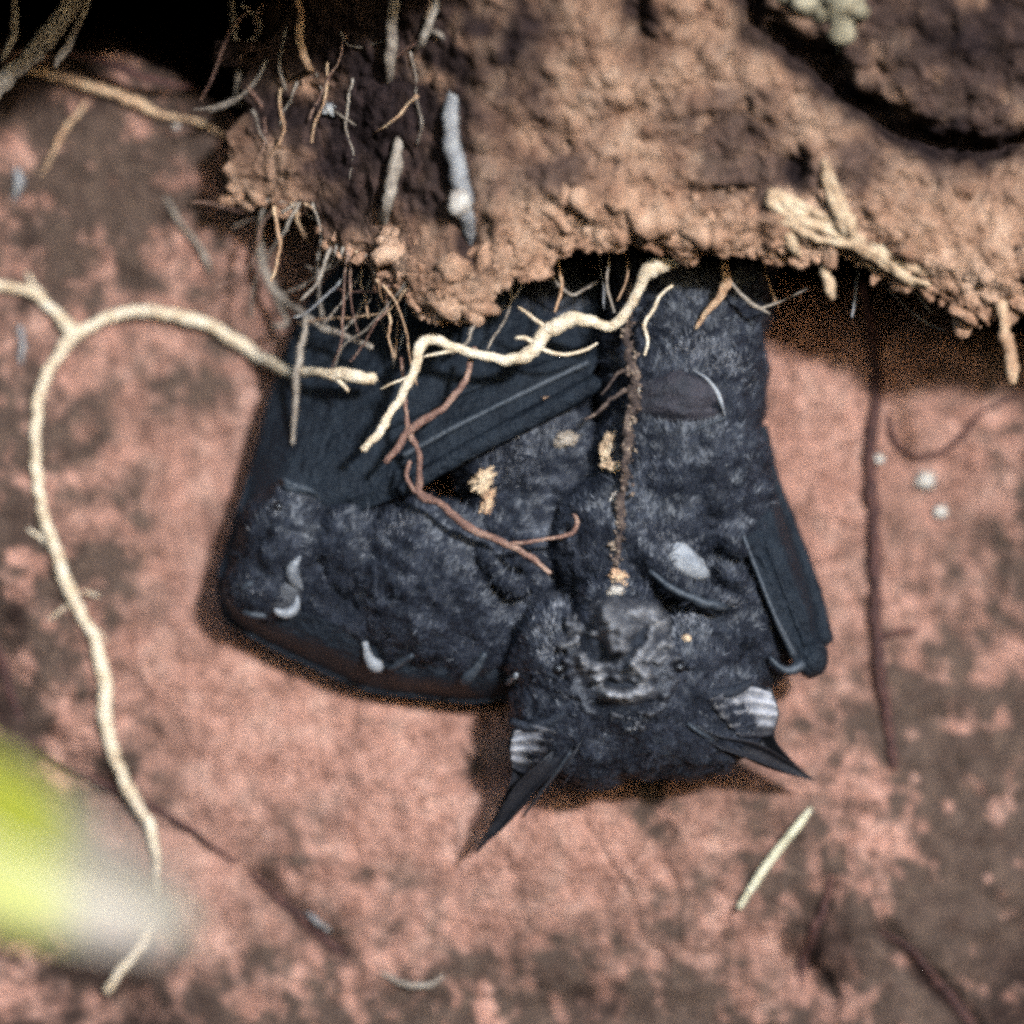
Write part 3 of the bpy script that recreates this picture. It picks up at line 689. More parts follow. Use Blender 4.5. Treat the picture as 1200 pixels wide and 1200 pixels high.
def ridge_(pts, h, wd, pale=0, q=0.0):
    global H, PAL
    g = np.exp(-(seg_d(fx, fy, pts)/wd)**2)*np.clip(nzf(q), .15, 1.3); H = H + h*g; PAL = np.maximum(PAL, pale*g)
ridge_([(655, 716), (668, 706), (682, 698)], 9, 6, .4, 1); ridge_([(700, 688), (726, 684), (756, 690)], 6, 6, .15, 2)
ridge_([(648, 730), (664, 718), (686, 703), (712, 696), (740, 696), (768, 709), (783, 738), (786, 756)], -20, 6, 0, 3)      # mouth line
ridge_([(713, 722), (719, 736), (724, 752), (726, 760)], 24, 13, .45, 4); ridge_([(712, 720), (720, 738)], 5, 5, .75, 5)      # nose pad
ridge_([(676, 724), (678, 736)], 13, 9, .5, 6); ridge_([(742, 722), (756, 722), (768, 732)], 15, 9, .6, 7); ridge_([(740, 738), (756, 741)], 8, 4, .35, 8)
ridge_([(664, 760), (682, 752), (699, 744)], 9, 3.6, .6, 9)
ridge_([(690, 752), (704, 764), (728, 773), (742, 762), (752, 742)], -24, 6, 0, 10)
for nx_ in (706, 741): ridge_([(nx_, 758), (nx_+1, 762)], -16, 5, 0, 11)                                                    # nostrils
ridge_([(755, 749), (747, 764), (739, 777)], 17, 4.6, 1.0, 12); ridge_([(771, 755), (761, 766), (753, 774)], 13, 3.4, .8, 13); ridge_([(774, 768), (765, 775)], 9, 3, .6, 14)
ridge_([(702, 786), (705, 797)], 14, 6.5, .95, 15); ridge_([(740, 782), (750, 790), (746, 797)], 13, 7, .8, 16); ridge_([(686, 770), (690, 782)], 9, 6, .4, 17); ridge_([(722, 792), (726, 798)], 7, 4, .3, 18)
ridge_([(696, 805), (712, 798), (732, 800), (760, 797)], -14, 4, 0, 19)
ridge_([(709, 808), (722, 812), (732, 813), (744, 809), (754, 804)], 16, 4.8, 1.25, .4)
ridge_([(700, 822), (732, 828), (766, 820)], -12, 5, 0, 20); ridge_([(739, 838), (740, 846)], 11, 6, .9, 21); ridge_([(720, 834), (726, 848)], 7, 5, .25, 22); ridge_([(756, 832), (752, 846)], 7, 5, .25, 23)
ridge_([(778, 757), (800, 753), (824, 757)], 8, 3, .5, 24); ridge_([(798, 704), (806, 720)], 9, 6, .4, 25); ridge_([(786, 722), (794, 734)], 8, 4, .4, 26)
for ex_, ey_c in ((664, 783), (787, 781)): ridge_([(ex_-1, ey_c), (ex_+1, ey_c)], -8, 8, 0, 27); H = H + 3*np.exp(-((np.hypot(fx-ex_, fy-ey_c)-11)/4)**2)
PAL = np.clip(PAL*1.15 + .55*np.clip(fbm(fx/6, fy/6, 8.8, 2)-.35, 0, 1), 0, 1); H = 1.9*H + 2.6*fbm(fx/9, fy/9, 3.3, 3)
fx, fy = fx0, fy0
mN, nN, bN = new_mat('bat_face_skin')
pa = node(nN, 'ShaderNodeAttribute', attribute_name='pale')
nz = noise(nN, 1500, 4, .6, node(nN, 'ShaderNodeTexCoord').outputs['Object'])
nN.links.new(mix(nN, pa.outputs['Fac'], ramp(nN, nz.outputs[0], [(.35, (.007, .009, .015)), (.65, (.034, .039, .054))]).outputs[0], (0.42, 0.45, 0.52)), bN.inputs['Base Color'])
bN.inputs['Roughness'].default_value = .4; bN.inputs['Specular Tint'].default_value = (.7, .82, 1, 1)
bump(nN, bN, nz.outputs[0], .0004)
g1 = P(fx, fy, b1+H); g2 = P(fx, fy, b1+H-14)
nf = fx.size; ff = grid_faces(*fx.shape)
ring = list(range(84)) + [i*84+83 for i in range(1, 110)] + [109*84+i for i in range(82, -1, -1)] + [i*84 for i in range(108, 0, -1)]
FF = [tuple(q) for q in ff] + [tuple(q[::-1]+nf) for q in ff] + [(b_, a_, a_+nf, b_+nf) for a_, b_ in zip(ring, ring[1:]+ring[:1])]
nl = obj('nose_leaf', np.concatenate([g1.reshape(-1, 3), g2.reshape(-1, 3)]), FF, mN, BB)
attr(nl, 'pale', np.concatenate([np.clip(PAL*(0.75+.6*fbm(fx/7, fy/7, 1, 2)), 0, 1).ravel(), np.zeros(nf)]))
add_bvh(nl)
gv = g1.reshape(-1, 3)
fur_on(BB, gv, [tuple(q[::-1]) for q in ff], 7000, 6, 51, lambda X, Y, D: sstep(.72, 1.0, np.sqrt(((X-726)/84)**2+((Y-768)/86)**2))*(1-np.exp(-((X-655)/10)**2-((Y-784)/10)**2)-np.exp(-((X-796)/10)**2-((Y-782)/10)**2)).clip(0, 1), width=1.1)
for x, y in ((655, 784), (796, 782)):
    ey_ = blob('eye', (x, y, on(x, y, 2), 8, 7, 6.5), M_eye, BB, sub=3)

# ---- the bat beside it, wrapped in its wing
BL = empty('bat', P(600, 300, -10))
tag(BL, 'dark bat in profile wrapped in its smooth folded wing, beside the outward-facing bat', 'bat', 'pair of bats roosting under the overhang')
parts = [blob_geo(505, 690, 0, 104, 102, 74), blob_geo(610, 640, -20, 76, 100, 66), blob_geo(620, 540, -20, 92, 84, 58), blob_geo(640, 430, -40, 80, 110, 40), blob_geo(415, 650, -14, 58, 66, 58, -.3), blob_geo(375, 690, -22, 44, 50, 46), blob_geo(430, 730, -16, 60, 40, 50), blob_geo(480, 625, -8, 50, 44, 66),
         blob_geo(330, 640, -10, 50, 70, 50, .1), blob_geo(308, 688, -8, 42, 38, 40), blob_geo(345, 600, -12, 38, 34, 36), blob_geo(560, 740, 0, 70, 62, 56)]
parts += [tube_solid([(562, 640, 52, 7), (572, 662, 62, 9), (586, 682, 66, 9), (604, 690, 64, 11), (618, 690, 52, 8)])]
parts += foot_parts(615, 318, -50, -1) + foot_parts(668, 308, -50, 1)
cL, fL = fused(parts, 3.6, 5, lumpy)
bodyL = obj('body', cL, fL, M_body, BL); add_bvh(bodyL)
pf = fur_on(BL, cL, fL, 2600, 7, 37, near_([(350, 582, 26, 8, .4), (325, 600, 8, 12, 0), (610, 548, 30, 26, 0), (655, 510, 20, 10, 0), (290, 690, 14, 10, 0), (470, 620, 20, 8, -.5), (430, 650, 8, 12, 0)]), width=1.3, mat=M_furpale)
fur_on(BL, cL, fL, 90000, 10, 23, lambda X, Y, D: 1-0.9*np.exp(-((X-335)/18)**2-((Y-690)/26)**2), up=(0.5, .2, .8), width=.85)
fur_on(BL, cL, fL, 6000, 18, 67, up=(0.5, .2, .8), width=.5)
# wing: upper sheet stretched from the arm to the far edge, lower sheet under the body
v, f = loft([[(418, 296, -70), (366, 350, -72), (326, 440, -70), (292, 560, -60), (262, 660, -48), (258, 690, -44)],
             [(500, 300, -45), (450, 380, -30), (400, 460, -16), (350, 540, -8), (306, 620, -12), (272, 690, -22)],
             [(610, 300, -40), (560, 390, -2), (500, 480, 22), (430, 560, 24), (370, 600, 6), (300, 660, -30)],
             [(700, 320, -40), (706, 400, 4), (670, 470, 38), (580, 520, 44), (490, 572, 40), (420, 600, 6)]], 90, 80, 2, 0,
            ridge=lambda a, b: 3*np.sin(b*17+a*2)*np.sin(a*math.pi)+5.0*fbm(a*5+0*b, b*5+0*a, 0.4, 4)+3*np.abs(fbm(a*4+b*9, b*2-a*6, 3.4, 3)))
wingL = obj('wing', v, f, M_wing, BL); add_bvh(wingL)
v, f = loft([[(256, 690, -46), (264, 722, -48), (302, 748, -50), (372, 782, -50), (432, 808, -46), (500, 816, -36), (560, 822, -24), (612, 812, -8)],
             [(270, 690, -10), (290, 715, -6), (330, 738, 0), (390, 762, 6), (450, 785, 14), (510, 796, 22), (560, 800, 30), (606, 790, 30)],
             [(300, 690, 10), (320, 705, 14), (350, 716, 22), (410, 736, 30), (460, 752, 34), (520, 764, 34), (570, 764, 34), (600, 760, 30)]], 90, 30, 2, 0, ridge=lambda a, b: 4*fbm(a*16+0*b, b*3+a*5, 1.4, 3)*np.sin(b*math.pi)+2*np.sin(a*60+b*4)*np.sin(b*math.pi))
o = obj('wing', v, f, M_wing, BL); add_bvh(o); low = o
tube('forearm', [(700, 448, 40, 11), (640, 480, 46, 12), (560, 522, 52, 11), (500, 556, 50, 10), (470, 576, 44, 9)], M_wing, wingL, wob=.1, knots=.05)
tube('finger', [(690, 424, 30, 4), (610, 462, 36, 4), (530, 502, 40, 4), (470, 535, 36, 4)], M_bone, wingL, wob=.2, knots=.05)
tube('finger', [(690, 404, 20, 3), (600, 436, 24, 3), (520, 470, 28, 3), (440, 508, 20, 3)], M_wing, wingL, wob=.2, knots=.05)
tube('wing_edge', [(418, 296, -69, 2), (366, 350, -71, 2), (326, 440, -69, 2), (292, 560, -59, 2.5), (262, 660, -47, 3), (257, 690, -45, 3)], M_wing, wingL, wob=.6, knots=.03)
tube('wing_edge', [(257, 690, -45, 3), (266, 724, -47, 3), (302, 749, -49, 2.5), (372, 783, -49, 2.5), (432, 808, -45, 2.5), (500, 817, -35, 2.5), (560, 822, -23, 2.5), (612, 812, -7, 2.5)], M_wing, low, wob=.6, knots=.03)
def over(pts, off): return [(x, y, on(x, y, off), r) for x, y, r in pts]
tube('thumb', over([(428, 752, 3.5), (430, 768, 5), (440, 780, 9), (446, 784, 5)], 3), M_nosepale, low, wob=.5)
tube('thumb', over([(456, 784, 3), (470, 776, 4.5), (484, 768, 3)], 3), M_bone, low, wob=.4)
tube('finger', over([(568, 766, 4), (560, 780, 5), (550, 792, 8), (542, 800, 6)], 3), M_bone, low, wob=.4)
tube('finger', over([(596, 800, 4), (602, 796, 5), (606, 790, 3)], 3), M_nosepale, low, wob=.4)
# muzzle with its two pale crescents round a dark nostril pit
nm = blob('nose_leaf', (330, 694, on(330, 694, -4), 24, 28, 8, .3), M_ear, BL, lump=.1)
add_bvh(nm)
tube('pale_crescent', over([(352, 652, 2), (345, 661, 6), (342, 672, 8.5), (347, 682, 7), (354, 691, 2)], 2), M_nosepale, nm, wob=.1, knots=.05)
tube('pale_crescent', over([(348, 698, 2), (348, 708, 5), (341, 717, 7), (331, 719, 6), (322, 715, 3)], 2), M_nosepale, nm, wob=.1, knots=.05)
tube('lip', over([(270, 705, 4), (290, 718, 5), (312, 722, 4)], 2), M_bone, nm, wob=.5)
tube('lip', over([(284, 690, 4), (290, 686, 5), (296, 682, 3)], 2), M_bone, nm, wob=.5)
blob('ear', (350, 572, on(350, 575, 0), 26, 9, 14, .35), M_bone, BL, lump=.4)
blob('eye', (326, 594, on(326, 594, 0), 7, 7, 6), M_eye, BL, sub=2)

# ------------------------------------------------------------------ roots
def root(name, pts, mat, label, cat='root', group=None, branches=(), bname='rootlet', near=True, **kw):
    o = tube(name, pts, mat, None, clear=surf if near else None, **kw)
    tag(o, label, cat, group)
    for b in branches:
        m = mat
        if not isinstance(b[0], tuple): m, b = b[0], b[1]
        tube(bname, b, m, o, clear=surf if near else None, **kw)
    return o
def W(x, y, off=7): return float(wall_D(x, y))+off
def onw(pts, off=5): return [(x, y, W(x, y, off if 0 < i < len(pts)-1 else -r*1.3), r*.9) for i, (x, y, r) in enumerate(pts)]
def ono(pts, off=5): return [(x, y, over_surf(x, y)+(off if 0 < i < len(pts)-1 else -r*1.1), r) for i, (x, y, r) in enumerate(pts)]

root('forked_root', onw([(-160, 300, 9), (-60, 320, 8.5), (0, 334, 8), (40, 345, 8), (66, 368, 9), (84, 390, 13), (92, 398, 14), (93, 399, 14)], 10)[:5] + [(84, 390, W(84, 390, 10), 12), (72, 412, W(72, 412, 10), 9), (55, 440, W(55, 440), 8), (44, 475, W(44, 475), 7.5), (42, 540, W(42, 540), 7.5), (50, 600, W(50, 600), 8), (66, 650, W(66, 650), 9), (84, 696, W(84, 696), 9.5),
      (104, 735, W(104, 735), 8), (118, 772, W(118, 772), 9), (123, 810, W(123, 810), 11), (124, 850, W(124, 850), 10.5), (138, 898, W(138, 898), 8.5), (156, 935, W(156, 935), 8), (174, 966, W(174, 966), 8.5), (181, 1000, W(181, 1000, 9), 6.5), (180, 1050, W(180, 1050, 9), 6.5), (172, 1092, W(172, 1092, 9), 7), (148, 1128, W(148, 1128, 9), 6.5), (124, 1162, W(124, 1162, 9), 6)],
     M_pale, 'long pale forked root arching down the wall left of the bats',
     branches=[[(86, 392, W(86, 392, 10), 11), (110, 380, W(110, 380, 12), 8), (145, 366, W(145, 366, 14), 8), (185, 366, W(185, 366, 12), 8.5), (225, 374, W(225, 374, 13), 9), (262, 390, W(262, 390, 12), 9), (300, 416, W(300, 416, 16), 8.5), (335, 434, -50, 8), (375, 438, 20, 6), (405, 439, 40, 9), (440, 446, 50, 8)],
               [(385, 438, 28, 4), (398, 448, 36, 3.4), (408, 458, 44, 2)], onw([(52, 352, 6), (42, 338, 4), (30, 320, 2.5)]), onw([(58, 640, 5), (46, 628, 4), (32, 620, 2.5)]), onw([(90, 690, 4), (110, 697, 2.4), (135, 702, 1.5)]), onw([(82, 708, 3), (66, 720, 2), (56, 728, 1.2)]), onw([(104, 735, 3), (118, 742, 2), (130, 760, 1)])])
root('kinked_root', [(806, 300, 120, 12), (782, 308, 128, 12), (762, 315, 128, 12), (752, 330, 126, 8), (742, 352, 120, 7), (728, 374, 114, 6.5), (714, 385, 110, 7), (690, 376, 108, 8), (668, 374, 104, 11), (648, 382, 102, 11), (634, 398, 102, 10), (622, 414, 102, 11), (596, 422, 100, 7.5), (566, 416, 98, 6.5), (535, 408, 96, 7), (508, 398, 96, 8), (492, 404, 96, 8), (488, 425, 96, 6.5), (478, 452, 94, 6.5), (460, 480, 92, 6), (442, 508, 90, 6), (424, 528, 88, 4.5)],
     M_pale, 'cream root zigzagging down from the overhang lip across the bats',
     branches=[[(630, 408, 104, 3.5), (655, 416, 100, 2.4), (680, 412, 96, 2.2), (700, 402, 96, 1.2)], [(540, 410, 98, 3), (515, 414, 94, 2), (496, 418, 92, 1.6)], [(640, 384, 104, 3), (622, 370, 104, 2.2), (608, 360, 104, 1.5)], [(485, 440, 96, 2.4), (462, 448, 94, 1.6), (446, 456, 92, .9)], [(624, 400, 106, 4), (612, 396, 110, 3), (604, 396, 112, 2)]])
root('brown_root', [(556, 408, 80, 4), (550, 432, 82, 4), (538, 456, 84, 4.5), (518, 478, 86, 4.5), (494, 496, 88, 6), (476, 508, 88, 5), (464, 526, 88, 5.5), (452, 542, 88, 4)],
     M_brown, 'short mauve brown root curving below the cream zigzag root', branches=[[(478, 504, 86, 4), (476, 480, 80, 3), (474, 450, 72, 3), (470, 420, 60, 2.4)]])
root('brown_root', [(480, 508, 86, 4), (492, 532, 86, 4.5), (490, 560, 88, 4.5), (494, 580, 90, 6), (518, 592, 92, 5.5), (545, 616, 92, 6), (572, 628, 92, 5), (600, 640, 92, 4.5), (622, 654, 92, 4.5), (645, 672, 92, 3)],
     M_brown, 'brown root lying across the fur of the wing-wrapped bat', branches=[[(598, 638, 94, 3), (625, 634, 94, 2.4), (650, 630, 94, 2.6), (672, 624, 96, 3.6), (677, 610, 96, 3.4), (672, 602, 96, 1.5)], [(480, 540, 86, 3), (477, 560, 86, 3), (486, 578, 90, 3)]])
root('twig', [(738, 330, 70, 3), (735, 380, 76, 4), (741, 430, 84, 5.5), (744, 470, 88, 7), (738, 510, 90, 6), (733, 560, 92, 4.5), (726, 610, 94, 5), (722, 660, 98, 3)],
     M_crust, 'upright crusty brown twig between the two bats', cat='twig', knots=.3, wob=2.4, sides=14, branches=[[(733, 455, 88, 3), (715, 468, 86, 2.6), (698, 485, 84, 2), (684, 492, 82, 1)], [(740, 430, 88, 3), (722, 440, 88, 2), (705, 462, 86, 1.4)]], bname='side_twig')
tw = bpy.data.objects['twig']; cr = []
for _ in range(150):
    t = random.random(); x, y, d, r = [(738, 340, 70, 5), (736, 380, 76, 6), (741, 430, 84, 8), (744, 470, 88, 10), (738, 510, 90, 10), (735, 560, 92, 8), (726, 610, 94, 8), (722, 655, 98, 6)][min(int(t*8), 7)]
    y += random.uniform(-22, 22); h = on(x, y, 0, d); rr = random.uniform(0.8, 3.2)
    cr.append(blob_geo(x+random.uniform(-7, 7), y, max(d, h)+random.uniform(2, 7), rr*random.uniform(.7, 1.2), rr*random.uniform(.8, 1.8), rr, random.uniform(0, 3), sub=1, lump=.6, seed=y))
v, f = join(cr); o = obj('bark_crust', v, f, M_crumbly, tw); o['kind'] = 'stuff'
root('white_rootlet', [(788, 334, 100, 1.6), (774, 346, 98, 2.2), (766, 364, 96, 2.4), (756, 380, 94, 2.6), (759, 398, 94, 2.2), (755, 416, 92, 1.6)], M_pale, 'thin white wriggling rootlet hanging by the cream root upper end')
root('stub_root', [(846, 296, 90, 6), (850, 318, 86, 7), (850, 332, 86, 8), (842, 350, 86, 6), (828, 366, 80, 4), (816, 384, 70, 3)], M_tan, 'tan root tuft dangling in front of the outward-facing bat\'s rump',
     branches=[[M_grey, [(852, 326, 86, 3), (868, 346, 80, 3), (884, 358, 74, 3), (902, 368, 70, 1.6)]], [M_grey, [(890, 362, 74, 1.8), (918, 352, 60, 1.4), (946, 338, 60, 1)]]])
strands = []
for i in range(11):
    oy = random.uniform(-16, 16); ln = random.uniform(.6, 1)
    strands.append([(x + random.uniform(-5, 5), y + oy*(1-.5*k/6) + random.uniform(-4, 4), over_surf(x, y)+random.uniform(-4, 9), random.uniform(3.5, 7.5)*(1-.08*k)) for k, (x, y) in enumerate(((905, 236), (930, 250), (958, 264), (990, 280), (1020, 292), (1052, 308), (1090, 326))) if k <= 6*ln+.5])
for i in range(7):
    ox = random.uniform(-14, 14)
    strands.append([(x+ox*(1-.3*k)+random.uniform(-3, 3), y+random.uniform(-4, 4), over_surf(x, y)+random.uniform(-3, 7), random.uniform(3.5, 7)*(1-.12*k)) for k, (x, y) in enumerate(((1000, 272), (988, 244), (978, 218), (968, 192)))])
strands += [[(962, 276, 170, 7), (966, 305, 168, 6), (970, 330, 166, 6), (976, 350, 164, 4.5)], [(1002, 296, 160, 6), (1020, 312, 158, 5), (1036, 318, 156, 3)], ono([(1036, 300, 6), (1060, 322, 7), (1076, 336, 5), (1090, 340, 3)], 7), ono([(915, 246, 8), (925, 280, 8), (940, 300, 4)], 6)]
root('broken_root', strands[0], M_splint, 'thick splintered cream root end set in the overhang lip', knots=.3, wob=1.3, near=False, branches=strands[1:], bname='splinter')
root('stub_root', [(1174, 352, 170, 8), (1178, 384, 170, 8), (1183, 412, 170, 8), (1186, 434, 170, 7), (1186, 450, 170, 5)], M_tan, 'stubby tan root hanging straight down under the far end of the overhang lip', knots=.5, near=False)
root('dark_root', [(1010, 330, -20, 4), (1018, 365, -60, 5), (1024, 410, W(1024, 410, 12), 7), (1026, 470, W(1026, 470, 9), 8), (1020, 540, W(1020, 540, 8), 9), (1024, 620, W(1024, 620, 8), 8.5), (1026, 700, W(1026, 700, 8), 9), (1030, 780, W(1030, 780, 8), 8), (1040, 840, W(1040, 840, 7), 7), (1048, 900, W(1048, 900, 4), 6)], M_darkroot, 'long dark maroon root running down the wall beside the outward-facing bat', near=False,
     branches=[onw([(1028, 748, 5), (1050, 742, 5), (1078, 736, 4)], 8)])
root('looping_root', onw([(1040, 478, 3), (1046, 510, 4), (1070, 534, 4.5), (1104, 530, 4), (1130, 508, 4), (1150, 484, 3), (1200, 460, 3)], 4), M_darkroot, 'thin dark root looping in a U against the wall', near=False)
root('dark_root', onw([(978, 1010, 4), (968, 1050, 5), (955, 1090, 7), (942, 1125, 6), (938, 1160, 3)], 6), M_darkroot, 'short dark stick leaning on the wall below the straw', near=False)
root('dark_root', onw([(1030, 1092, 3), (1062, 1108, 4), (1090, 1140, 6), (1115, 1170, 7), (1150, 1215, 7)], 5), M_darkroot, 'dark root bending out at the bottom edge beneath the short dark stick', near=False)
root('straw', [(950, 948, W(950, 948, 8), 2.5), (935, 968, W(935, 968, 16), 4.5), (912, 996, W(912, 996, 22), 5), (890, 1026, W(890, 1026, 22), 5), (866, 1064, W(866, 1064, 14), 4)], M_straw, 'straight pale green straw stuck to the wall beneath the curled ear', cat='straw', wob=.2, knots=.1, near=False)
root('slanting_root', onw([(-60, 680, 5), (-5, 760, 7), (18, 830, 7), (50, 885, 6), (120, 918, 5), (200, 958, 5), (255, 998, 4), (296, 1026, 5), (330, 1056, 6), (362, 1084, 7), (395, 1112, 6), (440, 1138, 4)], 4), M_darkroot, 'long dark root slanting down the lower wall behind the forked root', near=False, branches=[[M_bluish, onw([(358, 1068, 3), (372, 1080, 5), (388, 1090, 3)], 11)]])
root('root_loop', onw([(445, 1138, 3), (466, 1150, 3.5), (486, 1156, 5), (506, 1154, 4), (520, 1144, 2)], 6), M_grey, 'small grey root arch poking out of the lower wall', near=False)
root('droplet_root', ono([(530, 108, 6), (528, 130, 10), (530, 165, 11), (536, 195, 12), (543, 222, 12), (546, 250, 10), (552, 284, 7)], 9), M_bluish, 'blue grey root stump bearing a white blob on the overhang', near=False)
blb = blob('white_blob', (538, 238, over_surf(538, 238)+22, 14, 17, 11, .2), M_white, lump=.2)
tag(blb, 'shiny white droplet-like blob on the blue grey root stump', 'blob')
root('pale_root', ono([(462, -30, 7), (461, 20, 8), (458, 70, 7), (455, 100, 4)], 22), M_grey, 'straight grey root at the top of the dark overhang soil', near=False)
root('yellow_root', ono([(350, -30, 5), (352, 20, 5.5), (352, 50, 6), (360, 72, 6), (366, 84, 3)], 40), M_tan, 'yellowish root tip poking down from the dark soil', near=False)
root('grey_root', ono([(470, 160, 6), (462, 200, 9), (454, 235, 8), (450, 265, 5)], 8), M_grey, 'broad grey root strip lying on the overhang clay', near=False)
root('grey_root', ono([(520, -20, 4), (505, 20, 5), (495, 45, 6), (488, 58, 4)], 10), M_grey, 'short grey root slanting over the black top of the overhang', near=False, branches=[ono([(500, 36, 4), (514, 40, 4), (520, 46, 2)], 12)])
root('lichen_root', ono([(985, -60, 26), (985, -20, 26), (986, 12, 24), (986, 36, 15), (984, 56, 7)], 12), M_lichen, 'chunky grey green root stump above the dark crack', near=False, knots=.5, wob=2.5, branches=[ono([(905, -14, 8), (935, 2, 12), (965, 12, 14), (985, 20, 12)], 10)])
root('thick_root', [(130, -60, 60, 13), (95, -10, 60, 15), (60, 38, 60, 15), (25, 75, 60, 13), (-10, 110, 60, 12), (-60, 160, 60, 11)], M_grey, 'thick grey root crossing the black hollow beside its opening', near=False,
     branches=[[(112, -30, 58, 5), (96, 20, 55, 5), (78, 55, 50, 6), (64, 78, 46, 4)], [(14, -40, 62, 4), (18, 20, 62, 6), (14, 45, 62, 6), (2, 70, 62, 4)]])
root('tan_root', [(24, 78, W(24, 110, 24), 5), (60, 88, W(60, 110, 18), 6), (100, 100, W(100, 120, 14), 7), (130, 108, W(130, 130, 12), 6), (165, 122, W(165, 130, 10), 7), (190, 134, W(190, 150, 10), 4), (230, 142, W(230, 170, 10), 3), (262, 158, W(262, 170, 12), 4), (284, 170, -60, 4)], M_tan, 'tan root running along the upper rim of the rear wall', near=False,
     branches=[onw([(104, 118, 3), (86, 140, 4), (72, 160, 5), (60, 184, 3), (44, 214, 2)], 8)])
root('black_root', [(80, 62, -90, 4), (120, 72, -84, 5), (160, 88, -84, 5), (200, 98, -90, 4), (230, 104, -110, 2)], M_darkroot, 'black root skirting the edge of the hollow', near=False)
root('pale_rootlet', onw([(192, 228, 4), (202, 246, 4.5), (216, 268, 3.6), (232, 286, 4), (242, 304, 5), (246, 320, 4)], 8), M_grey, 'short grey wavy rootlet on the shaded upper wall', near=False)
root('grey_root', onw([(22, 380, 4), (26, 405, 5), (24, 430, 3.5)], 7), M_bluish, 'faint bluish root under the forked root\'s upper arm', near=False)
root('grey_root', onw([(20, 195, 6), (22, 215, 8), (16, 236, 5)], 6), M_bluish, 'small bluish root patch high on the shaded wall', near=False)
root('grey_root', [(270, -40, -30, 4), (274, 30, -30, 4), (280, 70, -32, 4.5), (278, 108, -36, 4), (276, 124, -38, 3)], M_grey, 'thin grey root hanging in front of the black hollow', near=False, branches=[[(276, 118, -38, 3), (262, 122, -36, 3.5), (246, 130, -40, 2)], [(280, 124, -34, 3), (292, 116, -30, 4)]])
root('grey_root', [(310, 240, -60, 5), (304, 280, -84, 6), (308, 310, -84, 6), (320, 338, -80, 5), (348, 362, -50, 5), (375, 382, 0, 4.5), (410, 396, 20, 4), (436, 408, 40, 4)], M_grey, 'grey root sloping from the overhang corner over the folded wing', branches=[[(358, 372, -10, 3), (356, 396, -6, 4), (350, 420, -8, 5), (346, 470, -10, 4), (343, 520, -14, 2.4)], [(322, 345, -76, 4), (336, 378, -70, 4), (318, 382, -76, 3)]])
sg = 'fine rootlets dangling below the overhang lip'
fine_labels = ['thin rootlet slanting from the lip to the tip of the grey sloping root', 'second slanting thin rootlet, next to the lip\'s lowest lump', 'long thin rootlet hanging above the broken end of the forked root', 'straight thin tan rootlet beside the lowest clay lump', 'thin bluish rootlet hanging from the lowest clay lump',
 'thin rootlet reaching from the lip to the start of the brown root', 'tiny rootlet curling behind the far side of the lowest clay lump', 'short tan rootlet straight above the bulge of the cream zigzag root', 'bluish rootlet hanging in the lip notch above the cream zigzag root', 'thin grey rootlet nearly touching the dip of the cream zigzag root', 'grey rootlet stretched sideways through the dark lip notch',
 'tan rootlet bending beside the thick end of the cream zigzag root', 'short bluish rootlet hanging above the dark maroon root', 'long thin rootlet trailing sideways under the splintered root', 'grey rootlet over the upper corner of the folded wing', 'tan rootlet hanging under the tan corner knob of the overhang', 'long bluish rootlet crossing the folded wing corner',
 'thin rootlet touching the bend of the cream zigzag root', 'tiny grey rootlet below the lip beyond the splintered root', 'short tan rootlet hanging between tan tuft and splintered root']
fine = [[(430, 318), (404, 350), (378, 380)], [(436, 330), (420, 366), (398, 392)], [(440, 338), (446, 372), (458, 404), (462, 430)], [(462, 345), (466, 380), (462, 420)], [(476, 345), (474, 385), (468, 410)],
        [(600, 330), (596, 365), (578, 396), (570, 410)], [(618, 332), (600, 352), (585, 365)], [(654, 300), (658, 338), (650, 366)], [(700, 290), (706, 330), (708, 362)], [(716, 292), (712, 335), (720, 366)], [(640, 322), (668, 345), (700, 330)],
        [(730, 290), (736, 320), (724, 352)], [(1008, 300), (1004, 340), (998, 372)], [(1010, 312), (1042, 340), (1082, 376), (1108, 388)], [(388, 298), (372, 330), (352, 352)], [(320, 250), (328, 290), (318, 330)], [(412, 308), (398, 330), (360, 366), (344, 372)],
        [(560, 372), (548, 398), (530, 414)], [(1064, 340), (1080, 350), (1090, 366)], [(890, 304), (900, 330), (912, 360)]]
tg = 'hair roots on the dark soil of the overhang'
for i in range(42):
    x = random.uniform(272, 545); y = random.uniform(-20, 130); L = random.uniform(40, 130); a_ = random.gauss(math.pi/2, .35)
    if i >= 18: x = random.uniform(285, 480); y = float(np.interp(x, ex, ey)) - 14; L = random.uniform(50, 150); a_ = random.gauss(math.pi/2+.15, .6)
    pts = []
    for k in range(5):
        d = over_surf(x, min(y, float(np.interp(x, ex, ey))-6)) + 6 + 3*math.sin(k*2+i)
        if i >= 18: d = max(d - 8*k, -60)
        pts.append((x, y, d, random.uniform(1.1, 2.6)*(1-.12*k)))
        a_ += random.gauss(0, .35); x += math.cos(a_)*L/4; y += math.sin(a_)*L/4
    root('hair_root', pts, [M_grey, M_brown, M_grey, M_tan][i % 4], 'hair-thin root straggling over the dark soil of the overhang' if i < 18 else 'hair-thin root straggling from the overhang lip towards the folded wing', 'hair root', tg if i < 18 else 'hair roots straggling towards the folded wing', near=i >= 18, wob=2)
